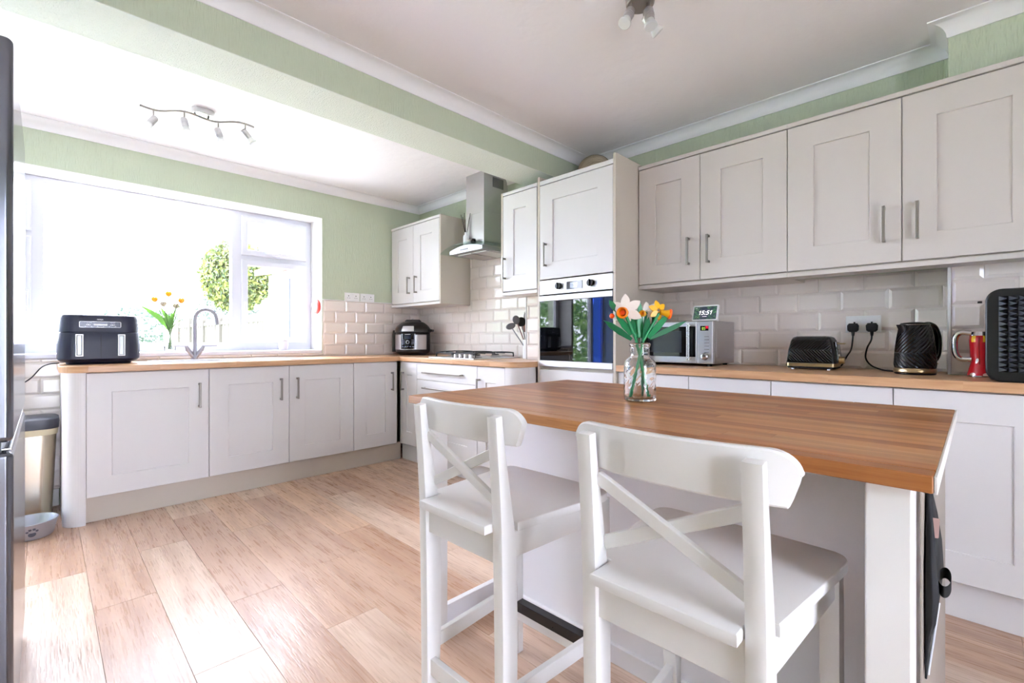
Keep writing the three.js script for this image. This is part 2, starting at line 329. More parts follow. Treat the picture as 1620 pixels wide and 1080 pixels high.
// ---------------------------------------------------------------- fitted cabinets
// built facing local +z with the door fronts at z = 0 and x to the right; TURN faces them to -x
const TURN = -Math.PI / 2;
const shakerCache = new Map();
function shaker(w, h, stile = 0.113) {
  const key = `${w.toFixed(3)} ${h.toFixed(3)} ${stile}`;
  if (!shakerCache.has(key)) {
    const s = Math.min(stile, w * 0.32), r = 0.113, b = 0.0022;
    const frame = prism([[0, 0], [w, 0], [w, h], [0, h]], 0.02, b, 'xy', [[[s, r], [s, h - r], [w - s, h - r], [w - s, r]]], 1);
    shakerCache.set(key, join([frame.translate(0, 0, -0.02), bx(s - 0.01, w - s + 0.01, r - 0.01, h - r + 0.01, -0.018, -0.0085)]));
  }
  return shakerCache.get(key);
}
const handleCache = new Map();
function handleGeo(len) {
  if (!handleCache.has(len)) handleCache.set(len, join([bx(-0.0065, 0.0065, 0, len, 0.026, 0.036, 0.0025), bx(-0.0055, 0.0055, 0.002, 0.015, 0, 0.03, 0.0015, 1), bx(-0.0055, 0.0055, len - 0.015, len - 0.002, 0, 0.03, 0.0015, 1)]));
  return handleCache.get(len);
}
function door(parent, x0, x1, y0, y1, hx, hy, mat = M.cabinet) {
  const g = 0.0016, d = mesh('door', shaker(x1 - x0 - 2 * g, y1 - y0), mat, parent, [x0 + g, y0, 0]);
  if (hx !== undefined) mesh('handle', handleGeo(0.16), M.nickel, d, [hx - x0 - g, hy - y0, 0]);
  return d;
}
// window run: base units under the sink worktop
const BY0 = 0.1525, BY1 = 0.866, FZ = -3.602;
const baseUnits = [
  [0.165, 0.769, 0.7132, 'wide white shaker base cabinet beside the curved end post, under the air fryer'],
  [0.769, 1.2762, 1.2156, 'white shaker base cabinet right under the sink tap, handle at its right edge'],
  [1.2762, 1.7804, 1.3318, 'white shaker base cabinet under the sink drainer with its handle at its left edge'],
  [1.7804, 2.1828, 2.1259, 'narrow white shaker base cabinet at the inner corner of the window run']];
for (const [a, b, h, label] of baseUnits) {
  const t = thing('base_cabinet', label, 'cabinet', [a, 0, FZ], 0);
  mesh('carcass', bx(0, b - a, 0.15, 0.871, -0.57, -0.0215), M.carcass, t);
  door(t, 0, b - a, BY0, BY1, h - a, 0.62);
}
{ // end post, curved to the room, at the left end of the window run
  const t = thing('end_post', 'tall white curved end post at the left end of the window cabinets', 'end post', [0.165, 0, FZ]);
  const s = new THREE.Shape(); s.moveTo(0, -0.57); s.lineTo(0, 0); s.lineTo(-0.018, 0); s.absellipse(-0.018, -0.085, 0.078, 0.085, Math.PI / 2, Math.PI, false); s.lineTo(-0.096, -0.57); s.closePath();
  const g = new THREE.ExtrudeGeometry(s, { depth: 0.8715, bevelEnabled: false, curveSegments: 20 }); g.rotateX(-Math.PI / 2).scale(1, 1, -1);
  mesh('post', toCreasedNormals(flip(g), 0.6), M.cabinet, t);
}
function flip(g) { const q = g.index ? g.toNonIndexed() : g, p = q.attributes; for (const a of Object.values(p)) { const n = a.itemSize, r = a.array; for (let i = 0; i < a.count; i += 3) for (let k = 0; k < n; k++) { const t = r[(i + 1) * n + k]; r[(i + 1) * n + k] = r[(i + 2) * n + k]; r[(i + 2) * n + k] = t; } } q.computeVertexNormals(); return q; }
tag(mesh('plinth', bx(0.165, 2.245, 0, 0.15, -3.665, -3.647, 0.002), M.carcass, scene), 'long grey-white plinth board under the window cabinets', 'plinth');
{ const p = thing('plinth', 'pale plinth board under the hob drawers, meeting the window plinth', 'plinth', [2.262, 0, -3.647]); mesh('board', bx(0, 0.018, 0, 0.15, 0, 1.36, 0.002), M.cabinet, p); }
{ const p = thing('plinth', 'white plinth board under the right-hand base cabinets, behind the island', 'plinth', [2.4655, 0, -1.518]); mesh('board', bx(0, 0.018, 0, 0.15, 0, 2.6, 0.002), M.cabinet, p); }

// hob run, facing -x
const HX = 2.214;
{
  const t = thing('corner_cabinet', 'narrow white corner cabinet door between the window run and the hob drawers', 'cabinet', [HX, 0, -3.582], TURN);
  mesh('carcass', bx(0.02, 0.236, 0.15, 0.871, -0.55, -0.0215), M.carcass, t);
  mesh('filler', bx(-0.018, 0, 0.15, 0.87, -0.02, 0.0), M.cabinet, t);
  door(t, 0, 0.237, BY0, BY1, 0.037, 0.62);
}
{
  const t = thing('drawer_cabinet', 'white three-drawer cabinet under the gas hob with long bar handles', 'cabinet', [HX, 0, -3.3444], TURN);
  const w = 0.777; mesh('carcass', bx(0, w, 0.15, 0.871, -0.57, -0.0215), M.carcass, t);
  for (const [a, b, hy] of [[0.728, BY1, 0.792], [0.443, 0.7245, 0.664], [BY0, 0.4395, 0.38]]) {
    const g = 0.0016, d = mesh('drawer', b - a > 0.2 ? shaker(w - 2 * g, b - a) : bx(0, w - 2 * g, 0, b - a, -0.02, 0, 0.002), M.cabinet, t, [g, a, 0]);
    mesh('handle', join([handleGeo(0.502)]).rotateZ(-Math.PI / 2), M.nickel, d, [0.115, hy - a, 0]);
  }
}
{
  const t = thing('base_cabinet', 'narrow white base cabinet right of the hob drawers, before the curved end', 'cabinet', [HX, 0, -2.5675], TURN);
  mesh('carcass', bx(0, 0.2895, 0.15, 0.871, -0.374, -0.0215), M.carcass, t); door(t, 0, 0.2895, BY0, BY1, 0.03, 0.62);
}
{
  const t = thing('curved_corner_post', 'curved white end panel that closes the hob run beside the oven', 'panel', [HX, 0, -2.278]);
  const s = new THREE.Shape(); s.moveTo(0, 0); s.bezierCurveTo(0, 0.07, 0.03, 0.122, 0.108, 0.122); s.lineTo(0.108, 0.102); s.bezierCurveTo(0.05, 0.102, 0.02, 0.06, 0.02, 0); s.closePath();
  const g = new THREE.ExtrudeGeometry(s, { depth: 0.8705, bevelEnabled: false, curveSegments: 20 }); g.rotateX(Math.PI / 2).translate(0, 0.8705, 0);
  mesh('curved_front', toCreasedNormals(g, 0.6), M.cabinet, t); mesh('flat_side', bx(0.1095, 0.178, 0, 0.8705, 0.103, 0.122, 0.001), M.cabinet, t);
}
// right-hand run, facing -x
const RX = 2.414;
const rightUnits = [[-1.518, -1.086, 'white base cabinet under the microwave, its top edge seen over the island', 0], [-1.086, -0.6888, 'white base cabinet under the right half of the microwave and clear worktop', 0],
  [-0.6888, -0.2403, 'white base cabinet under the toaster, its top edge seen over the island', 0], [-0.2403, 0.206, 'white shaker base cabinet under the kettle and black bread bin, panel fully seen', 1], [0.206, 0.8, 'white shaker base cabinet at the right edge under the bread bin', 0]];
for (const [a, b, label] of rightUnits) {
  const t = thing('base_cabinet', label, 'cabinet', [RX, 0, a], TURN);
  mesh('carcass', bx(0, b - a, 0.15, 0.871, -0.365, -0.0215), M.carcass, t); door(t, 0, b - a, BY0, BY1);
}
// worktops
const mk = (pts, hole) => { const s = new THREE.Shape(); pts.forEach(([x, z, c], i) => { if (!i) s.moveTo(x, z); else if (c) s.quadraticCurveTo(c[0], c[1], x, z); else s.lineTo(x, z); }); if (hole) s.holes.push(new THREE.Path(hole.map((p) => new THREE.Vector2(...p)))); const g = new THREE.ExtrudeGeometry(s, { depth: 0.038 - 0.008, bevelEnabled: true, bevelSize: 0.004, bevelThickness: 0.004, bevelOffset: -0.004, bevelSegments: 2, curveSegments: 14 }); g.rotateX(Math.PI / 2).translate(0, 0.91 - 0.004, 0); return g; };
tag(mesh('worktop', metres(mk([[0.055, -4.1735], [2.194, -4.1735], [2.194, -3.581], [0.19, -3.581], [0.055, -3.70, [0.06, -3.585]]], [[0.52, -4.018], [0.52, -3.662], [0.94, -3.662], [0.94, -4.018]]), 'x'), M.counter, scene), 'oak stave worktop along the window wall, holding the sink and air fryer', 'worktop');
tag(mesh('worktop', metres(mk([[2.194, -4.1735], [2.796, -4.1735], [2.796, -2.433], [2.582, -2.433], [2.582, -2.143], [2.33, -2.143], [2.194, -2.27, [2.2, -2.147]]]), 'z', 0.3, 0.1), M.counter, scene), 'oak stave worktop holding the gas hob, with a rounded end', 'worktop');
tag(mesh('worktop', metres(mk([[2.394, -1.5185], [2.99, -1.5185], [2.99, -0.097], [2.774, -0.097], [2.774, 1.2], [2.394, 1.2]]), 'z', 0.8, 0.2), M.counter, scene), 'oak stave worktop on the right, holding microwave, toaster and kettle', 'worktop');

// wall cabinets on the right, facing -x
const WXF = 2.649;
function wallUnit(label, z0, z1, doors, x = WXF, depth = 0.34, y0 = 1.376, y1 = 2.15, sides = [false, false]) {
  const fm = x === WXF ? M.cabinetShaded : M.cabinet;
  const t = thing('wall_cabinet', label, 'cabinet', [x, 0, z0], TURN), w = z1 - z0;
  mesh('carcass', bx(sides[0] ? 0 : 0.0, w, y0 + 0.022, y1 - 0.022, -depth, -0.0215), M.carcass, t);
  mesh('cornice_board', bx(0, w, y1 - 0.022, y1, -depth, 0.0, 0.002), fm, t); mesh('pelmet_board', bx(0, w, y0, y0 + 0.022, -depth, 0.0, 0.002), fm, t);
  if (sides[0]) mesh('side_panel', bx(-0.018, 0, y0, y1, -depth, 0.0, 0.002), M.carcass, t); if (sides[1]) mesh('side_panel', bx(w, w + 0.018, y0, y1, -depth, 0.0, 0.002), M.carcass, t);
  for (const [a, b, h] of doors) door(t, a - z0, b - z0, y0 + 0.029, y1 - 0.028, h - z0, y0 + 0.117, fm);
  return t;
}
wallUnit('shade-toned two-door wall cabinet above the microwave, next to the oven tower', -1.517, -0.6805, [[-1.515, -1.1245, -1.1878], [-1.1245, -0.6805, -1.0731]]);
wallUnit('shade-toned two-door wall cabinet above the kettle, at the right edge', -0.6805, 0.21, [[-0.6805, -0.2342, -0.2947], [-0.2342, 0.21, -0.1816]], WXF, 0.135);
wallUnit('shade-toned wall cabinet further right, just outside the corner by the bread bin', 0.21, 0.9, [[0.21, 0.9, 0.28]], WXF, 0.135);
wallUnit('white two-door wall cabinet in the corner by the window, left of the extractor', -4.165, -3.357, [[-4.155, -3.768, -3.829], [-3.768, -3.359, -3.71]], 2.456, 0.342, 1.377, 2.165, [false, true]);
wallUnit('narrow white wall cabinet with one handle, between extractor and oven tower', -2.4865, -2.1465, [[-2.485, -2.148, -2.4587]], 2.394, 0.196, 1.384, 2.142, [true, false]);
// oven tower
const tower = thing('oven_tower', 'tall beige-grey and white housing with a cupboard door above the built-in oven', 'cabinet', [2.394, 0, -2.141], TURN);
{
  const w = 0.603;
  mesh('side_panel', bx(0, 0.018, 0, 2.174, -0.597, 0, 0.002), M.carcass, tower); mesh('side_panel', bx(w - 0.0, w + 0.018, 0, 2.174, -0.597, 0, 0.002), M.carcass, tower);
  mesh('cornice_board', bx(0.018, w, 2.114, 2.142, -0.597, -0.001, 0.002), M.cabinet, tower); mesh('shelf_board', bx(0.018, w, 1.445, 1.463, -0.597, -0.03), M.carcass, tower);
  mesh('shelf_board', bx(0.018, w, 0.858, 0.878, -0.597, -0.03), M.carcass, tower); mesh('back_board', bx(0.018, w, 0.1, 2.114, -0.597, -0.58), M.carcass, tower);
  door(tower, 0.018, w, 1.468, 2.108, 0.078, 1.552); mesh('drawer', [bx(0.02, w - 0.002, 0.155, 0.858, -0.02, 0, 0.002)], M.cabinet, tower); mesh('plinth_board', bx(0.018, w, 0, 0.15, -0.08, -0.06), M.cabinet, tower);
}
{ // built-in oven
  const t = thing('oven', 'built-in electric oven with steel control panel and black glass door', 'oven', [2.394, 0.88, -2.1215], TURN), w = 0.582, W = M.brushed;
  mesh('body', bx(0.01, w - 0.01, 0, 0.56, -0.55, -0.024), M.blackMatt, t);
  const cp = mesh('control_panel', bx(0, w, 0.484, 0.58, -0.022, 0.0, 0.002), W, t);
  for (const x of [0.172, 0.426]) mesh('knob', [cyl(0.0215, 0.0205, 0.022, 28).rotateX(Math.PI / 2), bx(-0.0045, 0.0045, -0.021, 0.021, 0.018, 0.03, 0.002)], M.blackSatin, cp, [x, 0.533, 0]);
  const scr = canvasTex(256, 96, (c, W_, H_) => { c.fillStyle = '#20242c'; c.fillRect(0, 0, W_, H_); c.fillStyle = '#aebdd0'; c.fillRect(60, 14, 120, 68); c.fillStyle = '#303a48'; c.font = '44px monospace'; c.fillText('15:51', 66, 64); });
  mesh('display', new THREE.BoxGeometry(0.124, 0.05, 0.004).translate(0.296, 0.531, 0.0015), phys({ map: scr, roughness: 0.06 }), cp);
  const d = mesh('door', bx(0, w, 0.04, 0.44, -0.02, -0.002, 0.002), M.darkGlass, t);
  mesh('top_rail', bx(0, w, 0.44, 0.476, -0.02, 0.004, 0.003), W, d); mesh('bottom_rail', bx(0, w, 0.0, 0.04, -0.02, 0.004, 0.003), W, d);
  mesh('inner_window', bx(0.05, w - 0.05, 0.075, 0.405, -0.0035, -0.0015), phys({ color: col('#04060a'), roughness: 0.02 }), d);
  const lg = canvasTex(256, 64, (c, a, b) => { c.fillStyle = '#0c0f15'; c.fillRect(0, 0, a, b); c.fillStyle = '#d8dde4'; c.font = 'bold 50px sans-serif'; c.textAlign = 'center'; c.fillText('beko', 128, 48); });
  mesh('logo', new THREE.PlaneGeometry(0.052, 0.013).translate(0.29, 0.055, -0.0013), phys({ map: lg, roughness: 0.05 }), d);
}

// ---------------------------------------------------------------- island
{
  const t = thing('island', 'white breakfast island with an oak butcher-block top, bar chairs tucked under it', 'island', [0.94, 0, -1.475]);
  const W = 0.935, L = 1.433, Y1 = 0.8583, T = 0.0275;
  const top = mesh('worktop', bx(0.012, W - 0.012, Y1 - T + 0.002, Y1 - 0.004, 0.012, L - 0.012), M.stave[2], t);
  const n = 21, sw = W / n, geo = new Map();
  for (let i = 0; i < n; i++) {
    let z = -rr(0, 0.5), k = 0;
    while (z < L) {
      const len = rr(0.34, 0.78), a = Math.max(0, z); let b = Math.min(L - 0.004, z + len); z += len; if (L - 0.004 - b < 0.12) { b = L - 0.004; z = L; } if (b - a < 0.03) continue;
      const s = 0.00012, front = i === 0 || i === n - 1 ? 0.003 : 0.0004, l = b - a;
      const g = metres(bx(s, sw - s, 0, T, s, l - s, front, 1), 'z', rr(0, 6), rr(0, 6));
      mesh('stave', g, M.stave[Math.floor(rnd() * 6)], top, [i * sw, Y1 - T, a]); k++;
    }
  }
  mesh('edge_strip', bx(0.001, W - 0.001, Y1 - T, Y1 - 0.0008, L - 0.004, L, 0.001), std({ color: col('#dcd7d2'), roughness: 0.5 }), t);
  const bz0 = 0.075, bz1 = L - 0.027, bx0 = 0.39, by = Y1 - T;
  mesh('back_panel', bx(bx0, bx0 + 0.018, 0, by, bz0, bz1 - 0.001, 0.001), M.islandWhite, t);
  mesh('skirting', [bx(bx0 - 0.014, bx0, 0, 0.062, bz0, bz1 - 0.001, 0.003)], M.islandWhite, t);
  mesh('end_panel', bx(0.105, W - 0.004, 0, by, bz1, bz1 + 0.002), std({ color: col('#9b9187'), roughness: 0.5 }), t);  // this end lies in shade, and the shade is put into the darker colour
  mesh('carcass', bx(bx0 + 0.018, W - 0.03, 0.1, by, bz0, bz1 - 0.001), M.carcass, t);
  for (const [a, b] of [[bz0 + 0.002, 0.72], [0.723, bz1 - 0.002]]) mesh('door', shaker(b - a, by - 0.11).clone().rotateY(Math.PI / 2).translate(W - 0.028, 0.105, b), M.islandWhite, t);
  for (const [a, b] of [[L - 0.091, L - 0.031], [0.045, 0.105]]) { mesh('leg', bx(0.025, 0.10, 0, by, a, b, 0.003), M.paint, t); }
  mesh('foot_rail', bx(0.1, bx0, 0, 0.07, 0.048, 0.072, 0.002), M.islandWhite, t);
}
// ---------------------------------------------------------------- bar chairs (local +x faces the island)
function makeChair(label, x, z, turn) {
  const t = thing('bar_chair', label, 'chair', [x, 0, z], turn, undefined), m = M.paint;
  for (const s of [1, -1]) {
    const side = new THREE.Shape(); side.moveTo(-0.183, 0); side.lineTo(-0.186, 0.35); side.lineTo(-0.191, 0.62); side.bezierCurveTo(-0.197, 0.74, -0.205, 0.82, -0.21, 0.884); side.lineTo(-0.189, 0.887);
    side.bezierCurveTo(-0.183, 0.82, -0.163, 0.72, -0.145, 0.6); side.bezierCurveTo(-0.137, 0.5, -0.136, 0.35, -0.138, 0.24); side.lineTo(-0.148, 0); side.closePath();
    mesh('leg', toCreasedNormals(prism(side, 0.031, 0.002, 'xy', [], 2), 0.5), m, t, [0, 0, s > 0 ? 0.133 : -0.164]);
    const fl = new THREE.Shape(); fl.moveTo(0.204, 0); fl.lineTo(0.2, 0.22); fl.lineTo(0.178, 0.4); fl.lineTo(0.176, 0.607); fl.lineTo(0.222, 0.607); fl.lineTo(0.228, 0.3); fl.lineTo(0.228, 0); fl.closePath();
    mesh('leg', toCreasedNormals(prism(fl, 0.034, 0.002, 'xy', [], 2), 0.5), m, t, [0, 0, s > 0 ? 0.156 : -0.19]);
    // side apron and side stretcher, both splayed outwards to the front
    const ap = (y0, y1, th) => { const a = [-0.15, s * 0.15], b = [0.2, s * 0.174], g = bx(-0.182, 0.182, y0, y1, -th / 2, th / 2, 0.0025); return g.rotateY(-Math.atan2(b[1] - a[1], b[0] - a[0])).translate((a[0] + b[0]) / 2, 0, (a[1] + b[1]) / 2); };
    mesh('apron', ap(0.545, 0.608, 0.02), m, t); mesh('stretcher', ap(0.193, 0.233, 0.018), m, t);
  }
  mesh('apron', bx(-0.18, -0.16, 0.532, 0.608, -0.134, 0.134, 0.002), m, t);
  mesh('stretcher', bx(-0.175, -0.157, 0.135, 0.18, -0.134, 0.134, 0.002), m, t);
  const fr = mesh('footrest', bx(0.198, 0.222, 0.118, 0.172, -0.158, 0.158, 0.002), m, t);
  mesh('foot_guard', [bx(0.194, 0.2245, 0.172, 0.18, -0.157, 0.157, 0.0015), bx(0.194, 0.1975, 0.148, 0.174, -0.157, 0.157, 0.001), cyl(0.003, 0.002, 0.003, 10).rotateZ(Math.PI / 2).translate(0.194, 0.16, 0)], M.blackSatin, fr);
  // seat: narrower tongue between the rear legs, rounded front corners
  const st = new THREE.Shape(); st.moveTo(-0.214, -0.13); st.lineTo(-0.142, -0.131); st.lineTo(-0.142, -0.168); st.lineTo(0.16, -0.204); st.quadraticCurveTo(0.213, -0.207, 0.213, -0.165); st.quadraticCurveTo(0.222, 0, 0.213, 0.165); st.quadraticCurveTo(0.213, 0.207, 0.16, 0.204);
  st.lineTo(-0.142, 0.168); st.lineTo(-0.142, 0.131); st.lineTo(-0.214, 0.13); st.closePath();
  mesh('seat', toCreasedNormals(prism(st, 0.022, 0.004, 'xz', [], 3).translate(0, 0.608, 0), 0.5), m, t);
  // curved top rail
  const outline = new THREE.Shape(); outline.moveTo(-0.184, 0); outline.lineTo(-0.199, 0.045); outline.bezierCurveTo(-0.204, 0.07, -0.192, 0.087, -0.165, 0.087); outline.lineTo(0.165, 0.087); outline.bezierCurveTo(0.192, 0.087, 0.204, 0.07, 0.199, 0.045); outline.lineTo(0.184, 0); outline.closePath();
  const pts = outline.getPoints(10), n = 44;
  const bendX = (z, y) => -0.199 + 0.82 * z * z + (0.087 - y) * 0.09;
  // cut the outline in vertical strips so that it bends smoothly
  const lo = (z) => { const a = Math.abs(z); return a < 0.184 ? 0 : a > 0.199 ? 0.05 : ((a - 0.184) / 0.015) * 0.045; };
  const hi = (z) => { const a = Math.abs(z); return a < 0.16 ? 0.087 : 0.087 - 0.037 * (1 - Math.sqrt(Math.max(0, 1 - ((a - 0.16) / 0.0415) ** 2))); };
  const P = [], I = [], th = 0.019, e = 0.0035, ring = [[0, 0, e, 1], [0, 1, e, -1], [e, 1, 0, 0], [th - e, 1, 0, 0], [th, 1, e, -1], [th, 0, e, 1], [th - e, 0, 0, 0], [e, 0, 0, 0]];
  for (let i = 0; i <= n; i++) {
    const u = i / n, z = 0.2012 * Math.sin((u - 0.5) * Math.PI), y0 = lo(z), y1 = Math.max(hi(z), y0 + 0.002), k = Math.min(1, (y1 - y0) / 0.01);
    for (const [dx, top, ins, sg] of ring) { const y = (top ? y1 : y0) + sg * ins * k; P.push(bendX(z, y) + dx, 0.8145 + y, z); }
  }
  const R = ring.length;
  for (let i = 0; i < n; i++) for (let k = 0; k < R; k++) { const a = i * R + k, b = i * R + (k + 1) % R, c = a + R, d = b + R; I.push(a, c, b, b, c, d); }
  for (let k = 1; k < R - 1; k++) { I.push(0, k, k + 1); const o = n * R; I.push(o, o + k + 1, o + k); }
  const g = new THREE.BufferGeometry(); g.setAttribute('position', new THREE.Float32BufferAttribute(P, 3)); g.setIndex(I);
  mesh('top_rail', toCreasedNormals(g.toNonIndexed(), 0.45), m, t);
  // crossed back braces
  for (const s of [1, -1]) {
    const len = Math.hypot(0.27, 0.133), b = bx(-0.006, 0.006, -0.0125, 0.0125, -len / 2, len / 2, 0.002);
    mesh('brace', b.rotateX(-s * Math.atan2(0.133, 0.27)).rotateZ(0.09).translate(-0.168 + s * 0.0055, 0.735, 0), m, t);
  }
  return t;
}
const chair = makeChair('white cross-back bar chair nearer the camera, at the right end of the island', 0.93, -0.3815, 0.008);
copyOf(chair, 'white cross-back bar chair farther away, at the left end of the island', [0.93, 0, -0.94], 0.014);
// ---------------------------------------------------------------- appliances and small things
// rings of rounded rectangles [y, width, depth, radius, (dx, dz)] joined into one closed skin
function loft(rings, n = 10, creased = 0.6) {
  const ringPts = ([y, w, d, r, dx = 0, dz = 0]) => {
    r = Math.min(r, w / 2 - 1e-4, d / 2 - 1e-4); const o = [];
    for (const [cx, cz, a0] of [[w / 2 - r, d / 2 - r, 0], [-w / 2 + r, d / 2 - r, 1], [-w / 2 + r, -d / 2 + r, 2], [w / 2 - r, -d / 2 + r, 3]]) for (let k = 0; k <= n; k++) { const a = (a0 + k / n) * Math.PI / 2; o.push([cx + r * Math.cos(a) + dx, y, cz + r * Math.sin(a) + dz]); }
    return o;
  };
  const all = rings.map(ringPts), R = all[0].length, P = all.flat(2), I = [];
  for (let i = 0; i < all.length - 1; i++) for (let k = 0; k < R; k++) { const a = i * R + k, b = i * R + (k + 1) % R, c = a + R, d = b + R; I.push(a, c, b, b, c, d); }
  const cap = (i, up) => { const y = rings[i][0], c = P.length / 3; P.push(rings[i][4] ?? 0, y, rings[i][5] ?? 0); for (let k = 0; k < R; k++) { const a = i * R + k, b = i * R + (k + 1) % R; up ? I.push(c, b, a) : I.push(c, a, b); } };
  cap(0, false); cap(all.length - 1, true);
  const g = new THREE.BufferGeometry(); g.setAttribute('position', new THREE.Float32BufferAttribute(P, 3)); g.setIndex(I);
  return toCreasedNormals(g.toNonIndexed(), creased);
}
const ball = (r, x = 0, y = 0, z = 0, sx = 1, sy = 1, sz = 1) => new THREE.SphereGeometry(r, 24, 16).scale(sx, sy, sz).translate(x, y, z);
const plate = (w, h, tex, rough = 0.1) => [new THREE.BoxGeometry(w, h, 0.002), phys({ map: tex, roughness: rough })];

{ // extractor hood
  const t = thing('extractor_hood', 'stainless chimney extractor hood with a curved glass canopy above the hob', 'extractor hood', [2.8, 1.768, -2.94], TURN);
  const ch = mesh('chimney', [bx(-0.138, 0.096, 0.035, 0.34, -0.004 - 0.008, 0.275, 0.004), bx(-0.135, 0.093, 0.34, 0.676, -0.012, 0.272, 0.004)], M.brushed, t);
  const slots = []; for (let k = 0; k < 9; k++) slots.push(bx(0.0925, 0.0945, 0.56, 0.642, 0.055 + k * 0.014, 0.062 + k * 0.014));
  mesh('vent', slots, M.blackMatt, ch);
  const s = new THREE.Shape(); s.moveTo(-0.2, 0); s.lineTo(0.214, 0); s.lineTo(0.214, 0.03); s.quadraticCurveTo(0.0, 0.088, -0.2, 0.03); s.closePath();
  mesh('body', prism(s, 0.385, 0.002), std({ color: col('#a9a9ae'), roughness: 0.34, metalness: 0.6 }), t, [0, 0, 0.012]);
  mesh('filter', [bx(-0.17, 0.0, -0.004, 0.002, 0.05, 0.33, 0.002), bx(0.014, 0.184, -0.004, 0.002, 0.05, 0.33, 0.002)], M.brushed, t);
  mesh('button', [0, 1, 2, 3, 4].map((k) => bx(-0.055 + k * 0.02, -0.043 + k * 0.02, 0.02, 0.029, 0.396, 0.399, 0.001)), M.blackSatin, t);
  mesh('canopy', [0.0, 0.006].map((dy, q) => { const g = grid(28, 10, (u, v) => { const x = -0.36 + u * 0.72, k = (x / 0.36) ** 2; return [x, 0.0655 + dy - 0.04 * k, 0.012 + v * (0.43 - 0.06 * k)]; }); if (q) return flip(g); return g; }), M.glassGreen, t);
}
{ // reed diffuser and two little jars on the hood
  const t = thing('reed_diffuser', 'white reed diffuser with dark sticks standing on the extractor glass', 'diffuser', [2.5, 1.839, -3.04]);
  mesh('bottle', lathe([[0, 0], [0.024, 0], [0.025, 0.004], [0.025, 0.085], [0.021, 0.095], [0.013, 0.1], [0.013, 0.12], [0.009, 0.12], [0.009, 0.1], [0, 0.1]], 28), M.plasticWhite, t);
  for (const [dx, dz, h] of [[-0.028, -0.035, 0.27], [0.02, 0.03, 0.28], [-0.005, -0.016, 0.285], [0.025, 0.012, 0.25], [-0.02, -0.02, 0.25]]) mesh('reed', rod([dx * 0.1, 0.1, dz * 0.1], [dx, h, dz], 0.002), M.blackMatt, t);
  const a = thing('jar', 'small pale jar on the extractor glass, left of the dark one', 'jar', [2.49, 1.838, -2.985]); mesh('jar_body', lathe([[0, 0], [0.019, 0], [0.02, 0.003], [0.02, 0.045], [0.017, 0.05], [0, 0.05]], 24), std({ color: col('#cfcac8'), roughness: 0.3 }), a);
  const b = thing('jar', 'small dark jar on the extractor glass, against the chimney', 'jar', [2.49, 1.838, -2.93]); mesh('jar_body', lathe([[0, 0], [0.017, 0], [0.018, 0.003], [0.018, 0.042], [0.015, 0.05], [0, 0.05]], 24), M.blackGloss, b);
}
{ // gas hob
  const t = thing('gas_hob', 'stainless gas hob with black cast-iron pan supports under the extractor', 'hob', [2.26, 0.91, -3.24]);
  mesh('plate', bx(0, 0.5, 0, 0.008, 0, 0.58, 0.003), M.steel, t);
  for (const [x, z, r] of [[0.15, 0.16, 0.03], [0.36, 0.16, 0.038], [0.15, 0.42, 0.045], [0.37, 0.42, 0.03]]) { const b = mesh('burner', lathe([[0, 0.008], [r + 0.012, 0.008], [r + 0.012, 0.014], [r, 0.018], [r, 0.026], [0, 0.026]], 28), M.steel, t, [x, 0, z]); mesh('burner_cap', lathe([[0, 0.026], [r * 0.95, 0.026], [r * 0.98, 0.03], [r * 0.85, 0.034], [0, 0.035]], 28), M.iron, b); }
  for (const z0 of [0.045, 0.3]) {
    const bars = [], z1 = z0 + 0.24, x0 = 0.05, x1 = 0.46, y = 0.043, r = 0.0048;
    bars.push(tube([[x0, 0.011, z0], [x0, y - 0.008, z0], [x0 + 0.01, y, z0], [x1 - 0.01, y, z0], [x1, y - 0.008, z0], [x1, 0.011, z0]], r, 40, 6), tube([[x0, 0.011, z1], [x0, y - 0.008, z1], [x0 + 0.01, y, z1], [x1 - 0.01, y, z1], [x1, y - 0.008, z1], [x1, 0.011, z1]], r, 40, 6));
    for (const x of [0.15, 0.36]) { const c = (z0 + z1) / 2; bars.push(rod([x, y, z0], [x, y, c - 0.025], r), rod([x, y, z1], [x, y, c + 0.025], r), rod([x - 0.075, y, c], [x - 0.025, y, c], r), rod([x + 0.075, y, c], [x + 0.025, y, c], r)); }
    bars.push(rod([x0, y, z0], [x0, y, z1], r), rod([x1, y, z0], [x1, y, z1], r), rod([0.255, y, z0], [0.255, y, z1], r));
    mesh('pan_support', bars, M.iron, t);
  }
  for (let k = 0; k < 4; k++) mesh('knob', lathe([[0, 0.008], [0.019, 0.008], [0.019, 0.012], [0.016, 0.013], [0.0145, 0.034], [0.012, 0.036], [0, 0.036]], 24), M.steel, t, [0.03, 0, 0.33 + k * 0.062]);
}
